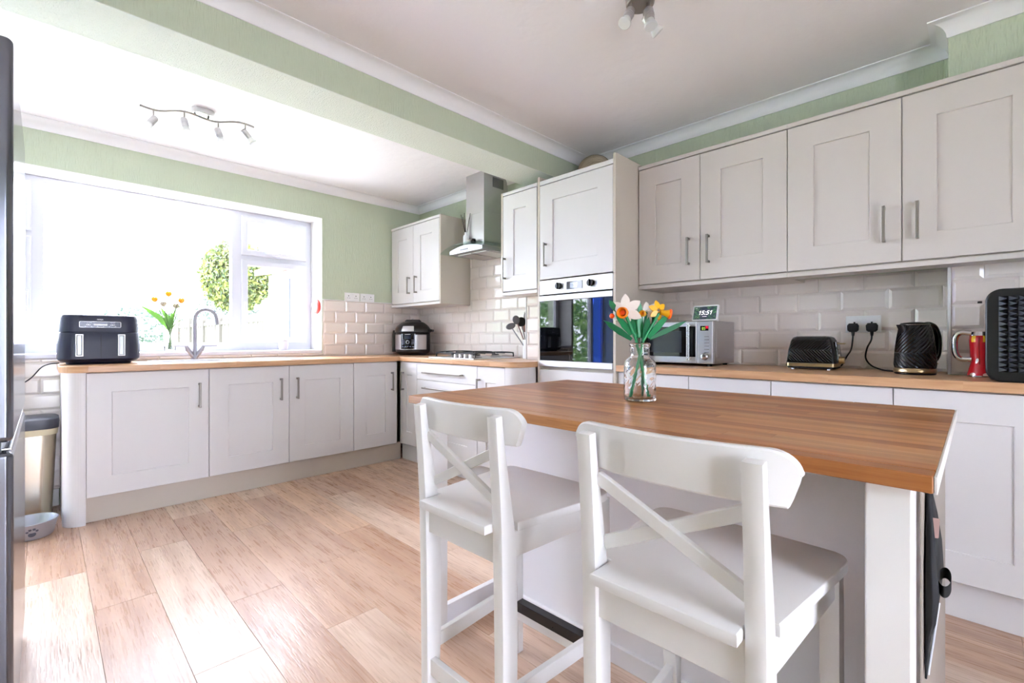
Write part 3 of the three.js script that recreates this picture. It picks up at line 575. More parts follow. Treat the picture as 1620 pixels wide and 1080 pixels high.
{ // multi cooker in the corner
  const t = thing('pressure_cooker', 'black and steel electric pressure cooker in the corner of the worktop', 'cooker', [2.555, 0.91, -3.925], -50 * Math.PI / 180);
  mesh('body', lathe([[0, 0], [0.13, 0], [0.135, 0.012], [0.158, 0.02], [0.166, 0.04], [0.167, 0.2], [0.164, 0.218], [0, 0.218]], 56), M.blackSatin, t);
  const arc = (r, y0, y1, a0, a1, n = 20) => grid(n, 2, (u, v) => { const a = a0 + (a1 - a0) * u; return [r * Math.sin(a), y0 + (y1 - y0) * v, r * Math.cos(a)]; });
  mesh('steel_band', [arc(0.1685, 0.055, 0.195, -1.15, 1.15, 40)], M.brushed, t);
  const scr = canvasTex(256, 256, (c, w, h) => { c.fillStyle = '#12141c'; c.fillRect(0, 0, w, h); c.fillStyle = '#2b3448'; c.fillRect(70, 24, 116, 60); c.strokeStyle = '#dfe4f0'; c.lineWidth = 7; c.beginPath(); c.arc(128, 140, 26, 0, 7); c.stroke(); c.fillStyle = '#9aa4bd'; for (let k = 0; k < 4; k++) { c.fillRect(22, 100 + k * 22, 44, 7); c.fillRect(190, 100 + k * 22, 44, 7); } for (let k = 0; k < 5; k++) c.fillRect(28 + k * 44, 212, 26, 10); c.fillStyle = '#e8ecf4'; c.fillRect(76, 6, 100, 8); });
  mesh('control_panel', arc(0.1725, 0.06, 0.205, -0.42, 0.42, 20), phys({ map: scr, roughness: 0.12 }), t);
  const lid = mesh('lid', lathe([[0.172, 0.218], [0.174, 0.236], [0.168, 0.256], [0.148, 0.285], [0.115, 0.312], [0.095, 0.322], [0, 0.322]], 56), M.blackSatin, t);
  mesh('lid_handle', loft([[0.318, 0.17, 0.075, 0.03], [0.335, 0.155, 0.065, 0.028], [0.345, 0.13, 0.05, 0.024]], 6), M.blackSatin, lid);
  mesh('badge', grid(16, 3, (u, v) => { const a = -0.34 + 0.68 * u, y = 0.228 + 0.05 * v, r = 0.1765 - Math.max(0, v - 0.25) * 0.026; return [r * Math.sin(a), y, r * Math.cos(a)]; }), M.brushed, lid);
  mesh('valve', cyl(0.012, 0.01, 0.02, 16).translate(-0.02, 0.335, -0.045), M.steel, lid);
  mesh('side_handle', loft([[0.03, 0.05, 0.09, 0.018], [0.2, 0.05, 0.09, 0.018], [0.24, 0.04, 0.075, 0.016]], 5).translate(-0.178, 0, -0.01), M.blackSatin, t);
  mesh('side_handle', bx(0.16, 0.2, 0.225, 0.25, -0.05, 0.05, 0.008), M.blackSatin, t);
}
{ // utensil pot and the utensils in it
  const t = thing('utensil_pot', 'white cylindrical utensil pot at the end of the tiled hob wall', 'pot', [2.7, 0.91, -2.505]);
  mesh('pot', lathe([[0, 0], [0.048, 0], [0.05, 0.004], [0.05, 0.148], [0.048, 0.15], [0.045, 0.148], [0.045, 0.006], [0, 0.006]], 32), M.plasticWhite, t);
  const dk = std({ color: col('#5d5a60'), roughness: 0.45 }), wd = std({ color: col('#a87f78'), roughness: 0.6 }), O = [2.7, 0.91, -2.505];
  const at = (left, y, fwd = 0) => [-left * 0.7065 + fwd * 0.7, y - 0.91, -left * 0.7077 - fwd * 0.7];
  const list = [['grey spoon in the utensil pot, leaning out farthest to the left', 0.145, 1.165, dk, 0.03, 0.018, 'spoon'], ['grey turner in the utensil pot, upright behind the low spoon', 0.102, 1.215, dk, 0.022, 0.026, 'spatula'], ['round dark ladle standing in the utensil pot', 0.062, 1.2, M.blackSatin, 0.028, 0.028, 'ladle'],
    ['wooden spoon in the utensil pot, in front of the ladle', 0.03, 1.16, wd, 0.024, 0.03, 'spoon'], ['slim steel whisk with a hanging loop in the utensil pot', 0.028, 1.235, M.nickel, 0.014, 0.03, 'whisk']];
  list.forEach(([label, l, y, m, hw, hh, kind], k) => {
    const u = thing(kind, label, kind, O), p0 = at(-0.014 + k * 0.007, 0.925, (k - 2) * 0.006), p1 = at(l, y, (k - 2) * 0.012);
    mesh('handle', rod(p0, p1, 0.0045), k === 3 ? wd : m === M.nickel ? M.nickel : std({ color: col(k % 2 ? '#8a5a5a' : '#8c8589'), roughness: 0.5 }), u);
    const hd = new THREE.SphereGeometry(1, 20, 14).scale(hw * 1.3, hh * 1.35, 0.009); hd.rotateZ(0.35 - k * 0.1).rotateY(-Math.PI / 4); mesh('head', hd.translate(...p1), m, u);
    if (kind === 'whisk') mesh('hanging_loop', new THREE.TorusGeometry(0.009, 0.0016, 8, 24).rotateY(-Math.PI / 4).translate(p1[0], p1[1] + 0.038, p1[2]), M.nickel, u);
  });
}
{ // air fryer
  const t = thing('air_fryer', 'dark blue-black two-drawer air fryer at the left end of the window worktop', 'air fryer', [0.243, 0.91, -3.945]), m = std({ color: col('#20243a'), roughness: 0.42 });
  mesh('body', loft([[0.0, 0.3, 0.2, 0.05], [0.014, 0.31, 0.22, 0.06], [0.018, 0.355, 0.265, 0.07], [0.034, 0.386, 0.296, 0.075], [0.12, 0.386, 0.298, 0.07], [0.19, 0.378, 0.29, 0.07], [0.1925, 0.376, 0.288, 0.07], [0.1945, 0.371, 0.283, 0.07], [0.1975, 0.371, 0.283, 0.07], [0.2, 0.376, 0.288, 0.07], [0.28, 0.366, 0.28, 0.065], [0.298, 0.352, 0.268, 0.06], [0.303, 0.33, 0.25, 0.055]], 12), m, t);
  for (const x of [-0.098, 0.095]) { const h = mesh('drawer_handle', [bx(x - 0.018, x - 0.011, 0.052, 0.182, 0.14, 0.17, 0.003), bx(x + 0.011, x + 0.018, 0.052, 0.182, 0.14, 0.17, 0.003), bx(x - 0.018, x + 0.018, 0.176, 0.184, 0.14, 0.17, 0.003), bx(x - 0.018, x + 0.018, 0.05, 0.058, 0.14, 0.17, 0.003)], M.steel, t); mesh('grip', bx(x - 0.0105, x + 0.0105, 0.059, 0.175, 0.14, 0.162, 0.002), std({ color: col('#b9bcbd'), roughness: 0.4, metalness: 0.6 }), h); }
  mesh('drawer_gap', bx(-0.001, 0.001, 0.04, 0.185, 0.1455, 0.15), M.blackMatt, t);
  const tex = canvasTex(512, 128, (c, w, h) => { c.fillStyle = '#24283e'; c.fillRect(0, 0, w, h); c.strokeStyle = '#f2f4fa'; c.lineWidth = 7; c.beginPath(); c.roundRect(8, 10, w - 16, h - 20, 14); c.stroke(); c.fillStyle = '#4a4d60'; c.fillRect(172, 20, 168, 30); c.fillStyle = '#f4f6fb'; c.beginPath(); c.roundRect(174, 58, 164, 22, 11); c.fill();
    c.lineWidth = 4; for (const x of [100, 122, 390, 412]) { c.beginPath(); c.ellipse(x, 70, 14, 11, 0, 0, 7); c.stroke(); } c.fillStyle = '#c7cbdc'; for (let k = 0; k < 6; k++) c.fillRect(70 + k * 72, 98, 12, 6); c.fillRect(92, 28, 60, 6); c.fillRect(372, 28, 60, 6); });
  const [pg, pm] = plate(0.196, 0.04, tex, 0.15); mesh('control_panel', pg, pm, t, [-0.002, 0.243, 0.1435], [-0.055, 0, 0]);
  const lt = canvasTex(256, 64, (c, w, h) => { c.fillStyle = '#20243a'; c.fillRect(0, 0, w, h); c.fillStyle = '#f4f5fa'; c.font = 'bold 58px sans-serif'; c.textAlign = 'center'; c.fillText('NINJA', 128, 54); });
  const [lg, lm] = plate(0.044, 0.0115, lt, 0.4); mesh('logo', lg, lm, t, [-0.004, 0.274, 0.1405], [-0.06, 0, 0]);
}
tag(mesh('cord', tube([[0.06, 0.918, -3.98], [0.02, 0.915, -3.93], [-0.01, 0.9, -3.95], [-0.06, 0.83, -4.02], [-0.12, 0.78, -4.09], [-0.2, 0.74, -4.13], [-0.26, 0.72, -4.16]], 0.0035, 50, 6), M.rubber, scene), 'thin black cord running from the air fryer down to the left', 'cord');
{ // sink and tap
  const t = thing('sink', 'inset stainless sink and drainer in the window worktop', 'sink', [0.5, 0.91, -4.05]);
  mesh('rim', prism(roundRect(0, 0.9, 0, 0.42, 0.03), 0.006, 0.002, 'xz', [roundRect(0.03, 0.43, 0.04, 0.38, 0.04).getPoints(8).map((p) => [p.x, p.y])]).translate(0, -0.0005, 0), M.steel, t);
  const s = 0.0; mesh('bowl', [bx(0.03, 0.43, -0.036, -0.034, 0.04, 0.38), bx(0.028, 0.03, -0.036, 0, 0.04, 0.38), bx(0.43, 0.432, -0.036, 0, 0.04, 0.38), bx(0.03, 0.43, -0.036, 0, 0.038, 0.04), bx(0.03, 0.43, -0.036, 0, 0.38, 0.382)], M.steel, t);
  mesh('drainer_rib', Array.from({ length: 7 }, (_, k) => bx(0.47, 0.85, 0.005, 0.008, 0.07 + k * 0.045, 0.082 + k * 0.045, 0.0012, 1)), M.steel, t);
  const p = thing('tap', 'brushed steel swan-neck mixer tap with two lever handles', 'tap', [0.785, 0.91, -4.105]), m = std({ color: col('#a7a5ab'), roughness: 0.4, metalness: 0.9 });
  mesh('base', [cyl(0.026, 0.024, 0.012, 28), rod([0, 0.01, 0], [-0.044, 0.085, -0.01], 0.014, 0.017), rod([0, 0.01, 0], [0.044, 0.085, 0.01], 0.014, 0.017), cyl(0.014, 0.012, 0.12, 20)], m, p);
  const pts = [[0, 0.1, 0], [0, 0.2, 0], [0, 0.3, 0]]; for (let k = 1; k <= 8; k++) { const a = Math.PI * k / 8; const d = 0.075 * (1 - Math.cos(a)); pts.push([d * 0.8, 0.3 + 0.075 * Math.sin(a), d * 0.55]); } pts.push([0.124, 0.262, 0.085]);
  mesh('spout', tube(pts, 0.0135, 60, 14), m, p);
  for (const s2 of [-1, 1]) mesh('lever', [rod([s2 * 0.04, 0.08, s2 * 0.009], [s2 * 0.05, 0.102, s2 * 0.011], 0.015, 0.013), bx(0.042, 0.14, 0.1, 0.112, -0.008, 0.008, 0.004).rotateY(s2 > 0 ? -0.1 : Math.PI - 0.1)], m, p);
}
{ // microwave
  const t = thing('microwave', 'silver microwave oven with dark glass door under the wall cabinets', 'microwave', [2.626, 0.91, -1.492], TURN), w = 0.449, h = 0.257;
  mesh('casing', bx(0, w, 0.012, h, -0.325, -0.018, 0.005), M.brushed, t);
  mesh('foot', [[0.04, -0.05], [0.41, -0.05], [0.04, -0.28], [0.41, -0.28]].map(([x, z]) => cyl(0.013, 0.012, 0.014, 14).translate(x, 0, z)), M.rubber, t);
  mesh('side_pressing', prism(roundRect(-0.275, -0.055, 0.045, 0.215, 0.01), 0.003, 0.0012, 'zy').translate(w - 0.001, 0, 0), M.brushed, t);
  const d = mesh('door', bx(0, 0.357, 0.014, h - 0.002, -0.018, 0, 0.004), M.steel, t);
  mesh('door_glass', bx(0.02, 0.352, 0.052, h - 0.03, -0.002, 0.0015, 0.001), M.darkGlass, d);
  mesh('inner_window', bx(0.055, 0.27, 0.075, h - 0.055, 0.001, 0.0022, 0.0005), phys({ color: col('#232a36'), roughness: 0.08 }), d);
  mesh('handle', [bx(0.308, 0.316, 0.03, h - 0.012, 0.014, 0.028, 0.003), bx(0.32, 0.326, 0.03, h - 0.012, 0.014, 0.028, 0.0025), bx(0.306, 0.328, 0.036, 0.046, 0, 0.018, 0.002), bx(0.306, 0.328, h - 0.03, h - 0.02, 0, 0.018, 0.002)], M.chrome, d);
  const c = mesh('control_panel', bx(0.36, w, 0.014, h - 0.002, -0.018, 0, 0.004), M.steel, t);
  const tex = canvasTex(128, 64, (g, W, H) => { g.fillStyle = '#0a0d08'; g.fillRect(0, 0, W, H); g.fillStyle = '#c8203a'; g.fillRect(82, 2, 44, 34); g.font = 'bold 50px monospace'; g.fillStyle = '#b8e060'; g.fillText('85', 22, 52); });
  const [sg, sm] = plate(0.046, 0.027, tex, 0.1); sm.emissive = col('#ffffff'); sm.emissiveMap = tex; sm.emissiveIntensity = 0.25; mesh('display', sg, sm, c, [0.403, h - 0.042, 0.001]);
  for (let k = 0; k < 6; k++) mesh('button', bx(0.402, 0.43, h - 0.09 - k * 0.018, h - 0.0865 - k * 0.018, 0, 0.002, 0.001, 1), M.chrome, c);
  mesh('dial', lathe([[0, 0], [0.021, 0], [0.021, 0.005], [0.018, 0.006], [0.017, 0.02], [0.014, 0.022], [0, 0.022]], 28).rotateX(Math.PI / 2), M.chrome, c, [0.405, 0.056, 0]);
}
{ // small smart display on the microwave
  const t = thing('smart_display', 'white smart display showing the time 15:51, standing on the microwave', 'smart display', [2.71, 1.167, -1.12], TURN - 0.12);
  mesh('case', [prism(roundRect(-0.08, 0.08, 0, 0.095, 0.01), 0.012, 0.004).rotateX(-0.22), prism([[-0.06, 0], [-0.004, 0], [-0.018, 0.075]].map(([z, y]) => [z, y]), 0.11, 0.002, 'zy').translate(-0.055, 0.001, 0)], M.plasticWhite, t);
  const tex = canvasTex(512, 280, (c, w, h) => { c.fillStyle = '#1d2a36'; c.fillRect(0, 0, w, h); for (let k = 0; k < 150; k++) { const x = rnd() < 0.5 ? rr(0, 150) : rr(300, w), y = rr(0, h); c.fillStyle = ['#2c5a3c', '#3f7a4c', '#24483a', '#5a8a4a'][k % 4]; c.globalAlpha = 0.55; c.beginPath(); c.ellipse(x, y, rr(12, 34), rr(5, 12), rr(0, 3), 0, 7); c.fill(); } c.globalAlpha = 1; c.fillStyle = '#26303f'; c.fillRect(150, 60, 190, 190); c.fillStyle = '#ffffff'; c.font = 'italic bold 128px sans-serif'; c.textAlign = 'center'; c.fillText('15:51', w / 2, 180); c.font = '24px sans-serif'; c.fillText('18°', 60, 44); c.fillRect(206, 214, 100, 7); });
  const m = phys({ map: tex, roughness: 0.08, emissive: col('#ffffff'), emissiveMap: tex, emissiveIntensity: 0.35 });
  mesh('screen', new THREE.BoxGeometry(0.14, 0.0765, 0.002).translate(0, 0.0475, 0.0125).rotateX(-0.22), m, t);
}
// chevron-ribbed skins for the toaster and kettle
const chevron = (x, y, pitch) => { const f = (x - Math.abs(y) * 0.95) / pitch, q = f - Math.floor(f); return q < 0.72 ? Math.sin(q / 0.72 * Math.PI) : 0; };
{
  const t = thing('toaster', 'black chevron-ribbed two-slice toaster with gold base and lever', 'toaster', [2.725, 0.91, -0.708], TURN), w = 0.216, d = 0.165;
  mesh('body', loft([[0.033, w, d, 0.02], [0.1, w - 0.014, d - 0.012, 0.022], [0.145, w - 0.032, d - 0.026, 0.024], [0.162, w - 0.05, d - 0.042, 0.025], [0.167, w - 0.07, d - 0.06, 0.02]], 8).translate(w / 2, 0, -d / 2), M.blackSatin, t);
  mesh('ribbed_front', grid(150, 84, (u, v) => { const y = 0.036 + v * 0.118, s = v * v * 0.011 + v * 0.005, x = 0.01 + s + u * (w - 0.02 - 2 * s); const e = Math.min(1, Math.min(u, 1 - u, v, 1 - v) * 14); return [x, y, 0.0012 - v * v * 0.0122 - v * 0.003 + 0.003 * e * chevron(x - 0.02, y - 0.1, 0.0135)]; }), M.blackGloss, t);
  mesh('base_band', loft([[0.016, w + 0.003, d + 0.003, 0.02], [0.032, w + 0.003, d + 0.003, 0.02]], 8).translate(w / 2, 0, -d / 2), M.brass, t);
  mesh('base', loft([[0.006, w - 0.01, d - 0.01, 0.02], [0.016, w, d, 0.02]], 6).translate(w / 2, 0, -d / 2), M.blackMatt, t);
  mesh('foot', [[0.03, -0.02], [w - 0.03, -0.02], [0.03, -d + 0.02], [w - 0.03, -d + 0.02]].map(([x, z]) => cyl(0.008, 0.007, 0.008, 12).translate(x, 0, z)), M.steel, t);
  mesh('slot_plate', [prism(roundRect(0.035, w - 0.035, -d + 0.04, -0.04, 0.02), 0.004, 0.001, 'xz').translate(0, 0.165, 0)], M.nickel, t);
  mesh('slot', [bx(0.05, w - 0.05, 0.1675, 0.1695, -0.068, -0.05), bx(0.05, w - 0.05, 0.1675, 0.1695, -0.115, -0.097)], M.blackMatt, t);
  mesh('control_strip', loft([[0.04, 0.02, 0.09, 0.006], [0.14, 0.016, 0.08, 0.006, -0.012]], 4).translate(w + 0.001, 0, -d / 2), M.blackGloss, t);
  mesh('lever', loft([[0.128, 0.032, 0.05, 0.008], [0.135, 0.034, 0.052, 0.008]], 4).translate(w + 0.014, 0, -0.07), M.brass, t);
  for (let k = 0; k < 3; k++) mesh('button', bx(w + 0.006 - k * 0.0, w + 0.0135, 0.07 + k * 0.018, 0.082 + k * 0.018, -0.04, -0.022, 0.003), M.nickel, t);
  mesh('dial', cyl(0.019, 0.017, 0.022, 24).rotateZ(-Math.PI / 2).translate(w + 0.008, 0.05, -0.055), M.brass, t);
}
{
  const t = thing('kettle', 'glossy black chevron-ribbed kettle with a gold base ring', 'kettle', [2.705, 0.91, -0.195], -Math.PI / 4);   // handle along local +x
  mesh('power_base', lathe([[0, 0], [0.068, 0], [0.071, 0.003], [0.071, 0.008], [0, 0.008]], 48), M.blackSatin, t);
  mesh('base_ring', lathe([[0, 0.008], [0.0735, 0.008], [0.0745, 0.012], [0.0735, 0.026], [0.069, 0.028]], 56), M.brass, t);
  mesh('body', grid(240, 120, (u, v) => { const a = u * 2 * Math.PI, y = 0.026 + v * 0.19, r0 = 0.0705 - 0.003 * v - 0.0165 * v * v, e = Math.min(1, Math.min(v, 1 - v) * 12); const q = ((u * 6 + 0.2) % 1 + 1) % 1, x = (q - 0.5) * 0.07; const r = r0 + 0.0034 * e * chevron(x + 0.03, y - 0.095, 0.0165); return [r * Math.cos(a), y, -r * Math.sin(a)]; }), M.blackGloss, t);
  const lid = mesh('lid', lathe([[0.0525, 0.214], [0.053, 0.219], [0.047, 0.225], [0.018, 0.229], [0, 0.229]], 40), M.blackSatin, t); mesh('lid_rim', new THREE.TorusGeometry(0.0515, 0.0016, 8, 48).rotateX(Math.PI / 2).translate(0, 0.217, 0), M.nickel, lid);
  mesh('spout', loft([[0.178, 0.026, 0.028, 0.012], [0.2, 0.034, 0.034, 0.014, -0.006], [0.217, 0.042, 0.028, 0.012, -0.011]], 5).translate(-0.046, 0, 0), M.blackSatin, t);
  mesh('handle', tube([[0.036, 0.214, 0], [0.058, 0.219, 0], [0.082, 0.208, 0], [0.0985, 0.172, 0], [0.102, 0.125, 0], [0.0965, 0.083, 0], [0.083, 0.061, 0], [0.062, 0.052, 0]], 0.0115, 70, 14).scale(1, 1, 1.3), M.blackGloss, t);
  mesh('gold_trim', bx(0.056, 0.08, 0.216, 0.2215, -0.01, 0.01, 0.002), M.brass, t); mesh('switch', bx(0.068, 0.094, 0.043, 0.049, -0.012, 0.012, 0.002), M.brass, t);
  mesh('switch_housing', bx(0.056, 0.086, 0.03, 0.058, -0.016, 0.016, 0.006), M.blackSatin, t);
}
// sockets, plugs and their cables
function socket(label, pos, turn, h = 0.086) {
  const t = thing('wall_socket', label, 'socket', pos, turn);
  mesh('plate', bx(-0.0735, 0.0735, -h / 2, h / 2, 0, 0.009, 0.003), M.plasticWhite, t);
  for (const x of [-0.036, 0.036]) mesh('pin_hole', [bx(x - 0.004, x + 0.004, 0.004, 0.012, 0.0088, 0.0094), bx(x - 0.013, x - 0.006, -0.014, -0.01, 0.0088, 0.0094), bx(x + 0.006, x + 0.013, -0.014, -0.01, 0.0088, 0.0094)], M.blackMatt, t);
  for (const x of [-0.013, 0.013]) mesh('switch', bx(x - 0.005, x + 0.005, 0.014, 0.03, 0.008, 0.0125, 0.0015), M.plasticWhite, t);
  return t;
}
socket('white double socket with two black plugs in it, between toaster and kettle', [2.984, 1.141, -0.417], TURN);
socket('left of the two white double sockets on the green wall above the tiles', [2.046, 1.462, ZW], 0, 0.075); socket('right of the two white double sockets on the green wall above the tiles', [2.2, 1.462, ZW], 0, 0.075);
for (const [label, z, cable, label2] of [
  ['left black plug, of the toaster, in the double socket', -0.456, [[2.955, 1.09, -0.456], [2.95, 1.06, -0.457], [2.94, 1.01, -0.462], [2.91, 0.975, -0.475], [2.85, 0.94, -0.482], [2.83, 0.93, -0.485]], 'black toaster cable hanging from the left plug'],
  ['right black plug, of the kettle, in the double socket', -0.378, [[2.955, 1.09, -0.378], [2.95, 1.06, -0.38], [2.94, 1.02, -0.395], [2.93, 0.97, -0.4], [2.9, 0.935, -0.375], [2.86, 0.917, -0.33], [2.8, 0.9145, -0.285], [2.755, 0.914, -0.235]], 'black kettle cable looping down from the right plug']]) {
  const p = thing('plug', label, 'plug', [2.974, 1.121, z], TURN);
  mesh('plug_body', loft([[-0.02, 0.03, 0.022, 0.008], [-0.012, 0.046, 0.03, 0.01], [0.012, 0.05, 0.034, 0.012], [0.024, 0.036, 0.03, 0.012]], 5).translate(0, 0, 0.018), M.blackMatt, p); mesh('cable_grip', cyl(0.008, 0.0055, 0.022, 12).rotateX(Math.PI).translate(0, -0.018, 0.018), M.blackMatt, p);
  tag(mesh('cable', tube(cable, 0.0038, 50, 8), M.rubber, scene), label2, 'cable');
}
{ // bread bin with a relief front
  const t = thing('bread_bin', 'black bread bin with a relief of little pyramids, cut by the right edge', 'bread bin', [2.42, 0.91, 0.02], TURN), w = 0.4, h = 0.335;
  mesh('body', [loft([[0.004, w - 0.03, 0.2, 0.03], [0.012, w - 0.02, 0.215, 0.03], [0.3, w - 0.02, 0.215, 0.03], [h - 0.004, w - 0.05, 0.2, 0.03]], 8).translate(w / 2, 0, -0.13)], M.blackSatin, t);
  const f = mesh('front', prism(roundRect(0, w, 0, h, 0.045), 0.026, 0.006, 'xy', [], 4).translate(0, 0, -0.026), M.blackSatin, t);
  const py = []; for (let r = 0; r < 15; r++) for (let c = 0; c < 14; c++) { const x = 0.034 + c * 0.0242, y = 0.036 + r * 0.0182, W = 0.0235, H = 0.0172, z = 0.0095; const q = [[x, y, 0], [x + W, y, 0], [x + W, y + H, 0], [x, y + H, 0], [x + W * 0.86, y + H * 0.42, z]]; const g = new THREE.BufferGeometry(); g.setAttribute('position', new THREE.Float32BufferAttribute([[0, 1, 4], [1, 2, 4], [2, 3, 4], [3, 0, 4]].flat().flatMap((k) => q[k]), 3)); g.computeVertexNormals(); py.push(g); }
  const rel = mesh('relief', mergeGeometries(py), M.blackSatin, f); rel.userData.kind = 'stuff';
  mesh('hinge_pin', cyl(0.004, 0.004, 0.012, 10).rotateZ(Math.PI / 2).translate(-0.008, h - 0.045, -0.02), M.blackSatin, t);
}
{ // red glass jug behind it
  const t = thing('red_jug', 'red printed glass jug with a thick chrome handle, half behind the bread bin', 'jug', [2.715, 0.91, 0.012], TURN);
  const tex = canvasTex(512, 256, (c, w, h) => { c.fillStyle = '#c9202a'; c.fillRect(0, 0, w, h); for (let k = 0; k < 6; k++) { c.fillStyle = '#f4b92e'; c.fillRect(k * 86 + 8, 30, 34, 30); c.fillStyle = '#fff3ee'; c.beginPath(); c.ellipse(k * 86 + 48, 110, 12, 26, 0.3, 0, 7); c.fill(); c.fillStyle = '#8f1018'; c.fillRect(k * 86 + 60, 40, 12, 100); c.fillStyle = '#f0c8b8'; c.beginPath(); c.ellipse(k * 86 + 26, 190, 20, 13, 0, 0, 7); c.fill(); } });
  mesh('jug_body', lathe([[0, 0], [0.042, 0], [0.044, 0.004], [0.041, 0.02], [0.034, 0.05], [0.031, 0.066], [0.034, 0.075], [0.038, 0.15], [0.036, 0.17], [0, 0.17]], 40), phys({ map: tex, roughness: 0.12 }), t);
  mesh('foot_ring', new THREE.TorusGeometry(0.0425, 0.0025, 8, 40).rotateX(Math.PI / 2).translate(0, 0.003, 0), M.chrome, t);
  mesh('handle', tube([[-0.03, 0.178, 0.012], [-0.062, 0.18, 0.012], [-0.076, 0.166, 0.012], [-0.076, 0.09, 0.012], [-0.062, 0.072, 0.012], [-0.03, 0.07, 0.012]], 0.0105, 60, 12), M.chrome, t);
  mesh('lid', cyl(0.037, 0.03, 0.016, 32).translate(0, 0.168, 0), M.chrome, t);
}
// ---------------------------------------------------------------- fridge, bin, bowl
{
  const m = phys({ color: col('#74767e'), roughness: 0.16, metalness: 0.85 }), t = thing('fridge', 'tall grey fridge-freezer with mirror-like doors at the left edge', 'fridge', [-0.06, 0, -2.5], Math.PI / 2);
  const w = 0.9;   // doors face +x; local x runs towards the camera... -z
  mesh('body', bx(-w, 0, 0.02, 1.765, -0.69, -0.065, 0.006), std({ color: col('#5c5e66'), roughness: 0.4, metalness: 0.6 }), t, [w - 0.9, 0, 0]);
  mesh('door', bx(-w, 0, 0.822, 1.772, -0.06, 0.008, 0.014, 4), m, t); mesh('door', bx(-w, 0, 0.06, 0.8, -0.06, 0.008, 0.014, 4), m, t);
  mesh('handle_recess', bx(-w + 0.01, -0.01, 0.795, 0.826, -0.055, -0.012), M.blackSatin, t);
  mesh('handle', bx(-w + 0.02, -0.02, 0.801, 0.807, -0.03, 0.004, 0.002), M.chrome, t); mesh('hinge_cover', bx(-w + 0.01, -w + 0.07, 1.7655, 1.79, -0.13, -0.07, 0.006), M.blackSatin, t);
  mesh('foot', [[-w + 0.05, -0.12], [-0.05, -0.12], [-w + 0.05, -0.63], [-0.05, -0.63]].map(([x, z]) => cyl(0.02, 0.02, 0.03, 12).translate(x, 0, z)), M.rubber, t);
}
{
  const t = thing('pedal_bin', 'champagne metal pedal bin with a dark grey lid beside the end post', 'bin', [-0.105, 0, -3.99]), m = std({ color: col('#d2c9b8'), roughness: 0.27, metalness: 0.95 });
  mesh('bin_body', loft([[0.02, 0.27, 0.2, 0.06], [0.3, 0.295, 0.23, 0.065], [0.5, 0.31, 0.25, 0.07], [0.505, 0.31, 0.25, 0.07]], 12), m, t);
  mesh('rim', loft([[0.5, 0.318, 0.258, 0.07], [0.535, 0.326, 0.266, 0.07]], 12), std({ color: col('#d9cfae'), roughness: 0.4 }), t);
  mesh('lid', loft([[0.536, 0.33, 0.27, 0.07], [0.575, 0.335, 0.275, 0.07], [0.592, 0.33, 0.27, 0.07], [0.6, 0.305, 0.245, 0.06], [0.602, 0.1, 0.08, 0.03]], 12), std({ color: col('#43454f'), roughness: 0.4 }), t);
  mesh('base_ring', loft([[0, 0.27, 0.2, 0.06], [0.022, 0.275, 0.205, 0.06]], 12), M.blackMatt, t); mesh('pedal', bx(-0.04, 0.04, 0.012, 0.022, 0.1, 0.15, 0.004), M.blackMatt, t);
}
{
  const t = thing('pet_bowl', 'grey metal pet bowl with a paw print on the floor by the bin', 'bowl', [-0.058, 0, -3.625]), m = std({ color: col('#b4b6bd'), roughness: 0.35, metalness: 0.55 });
  mesh('bowl', lathe([[0, 0.004], [0.088, 0.004], [0.09, 0], [0.093, 0.004], [0.108, 0.07], [0.114, 0.084], [0.112, 0.088], [0.106, 0.084], [0.09, 0.03], [0.075, 0.02], [0, 0.02]], 56), m, t);
  const paw = (a, y, r, sx = 1) => { const R = 0.0935 + (y - 0.004) * 0.225; return new THREE.SphereGeometry(r, 14, 8).scale(sx, 1, 0.12).translate(0, y, R).rotateY(a); };
  mesh('paw_print', [paw(0.1, 0.034, 0.013, 1.2), paw(-0.08, 0.05, 0.006), paw(0.02, 0.06, 0.0065), paw(0.17, 0.061, 0.0065), paw(0.28, 0.051, 0.006)], std({ color: col('#4d5060'), roughness: 0.5 }), t);
  const k = thing('kibble', 'pale food in the pet bowl', 'food', [-0.058, 0.02, -3.625]); const gs = []; for (let i = 0; i < 120; i++) { const a = rr(0, 6.28), q = Math.sqrt(rnd()) * 0.078; gs.push(new THREE.IcosahedronGeometry(rr(0.005, 0.008), 0).translate(q * Math.cos(a), 0.006 + rr(0, 0.014), q * Math.sin(a))); }
  k.userData.kind = 'stuff'; mesh('pellets', gs, std({ color: col('#b5a9b0'), roughness: 0.8 }), k);
}
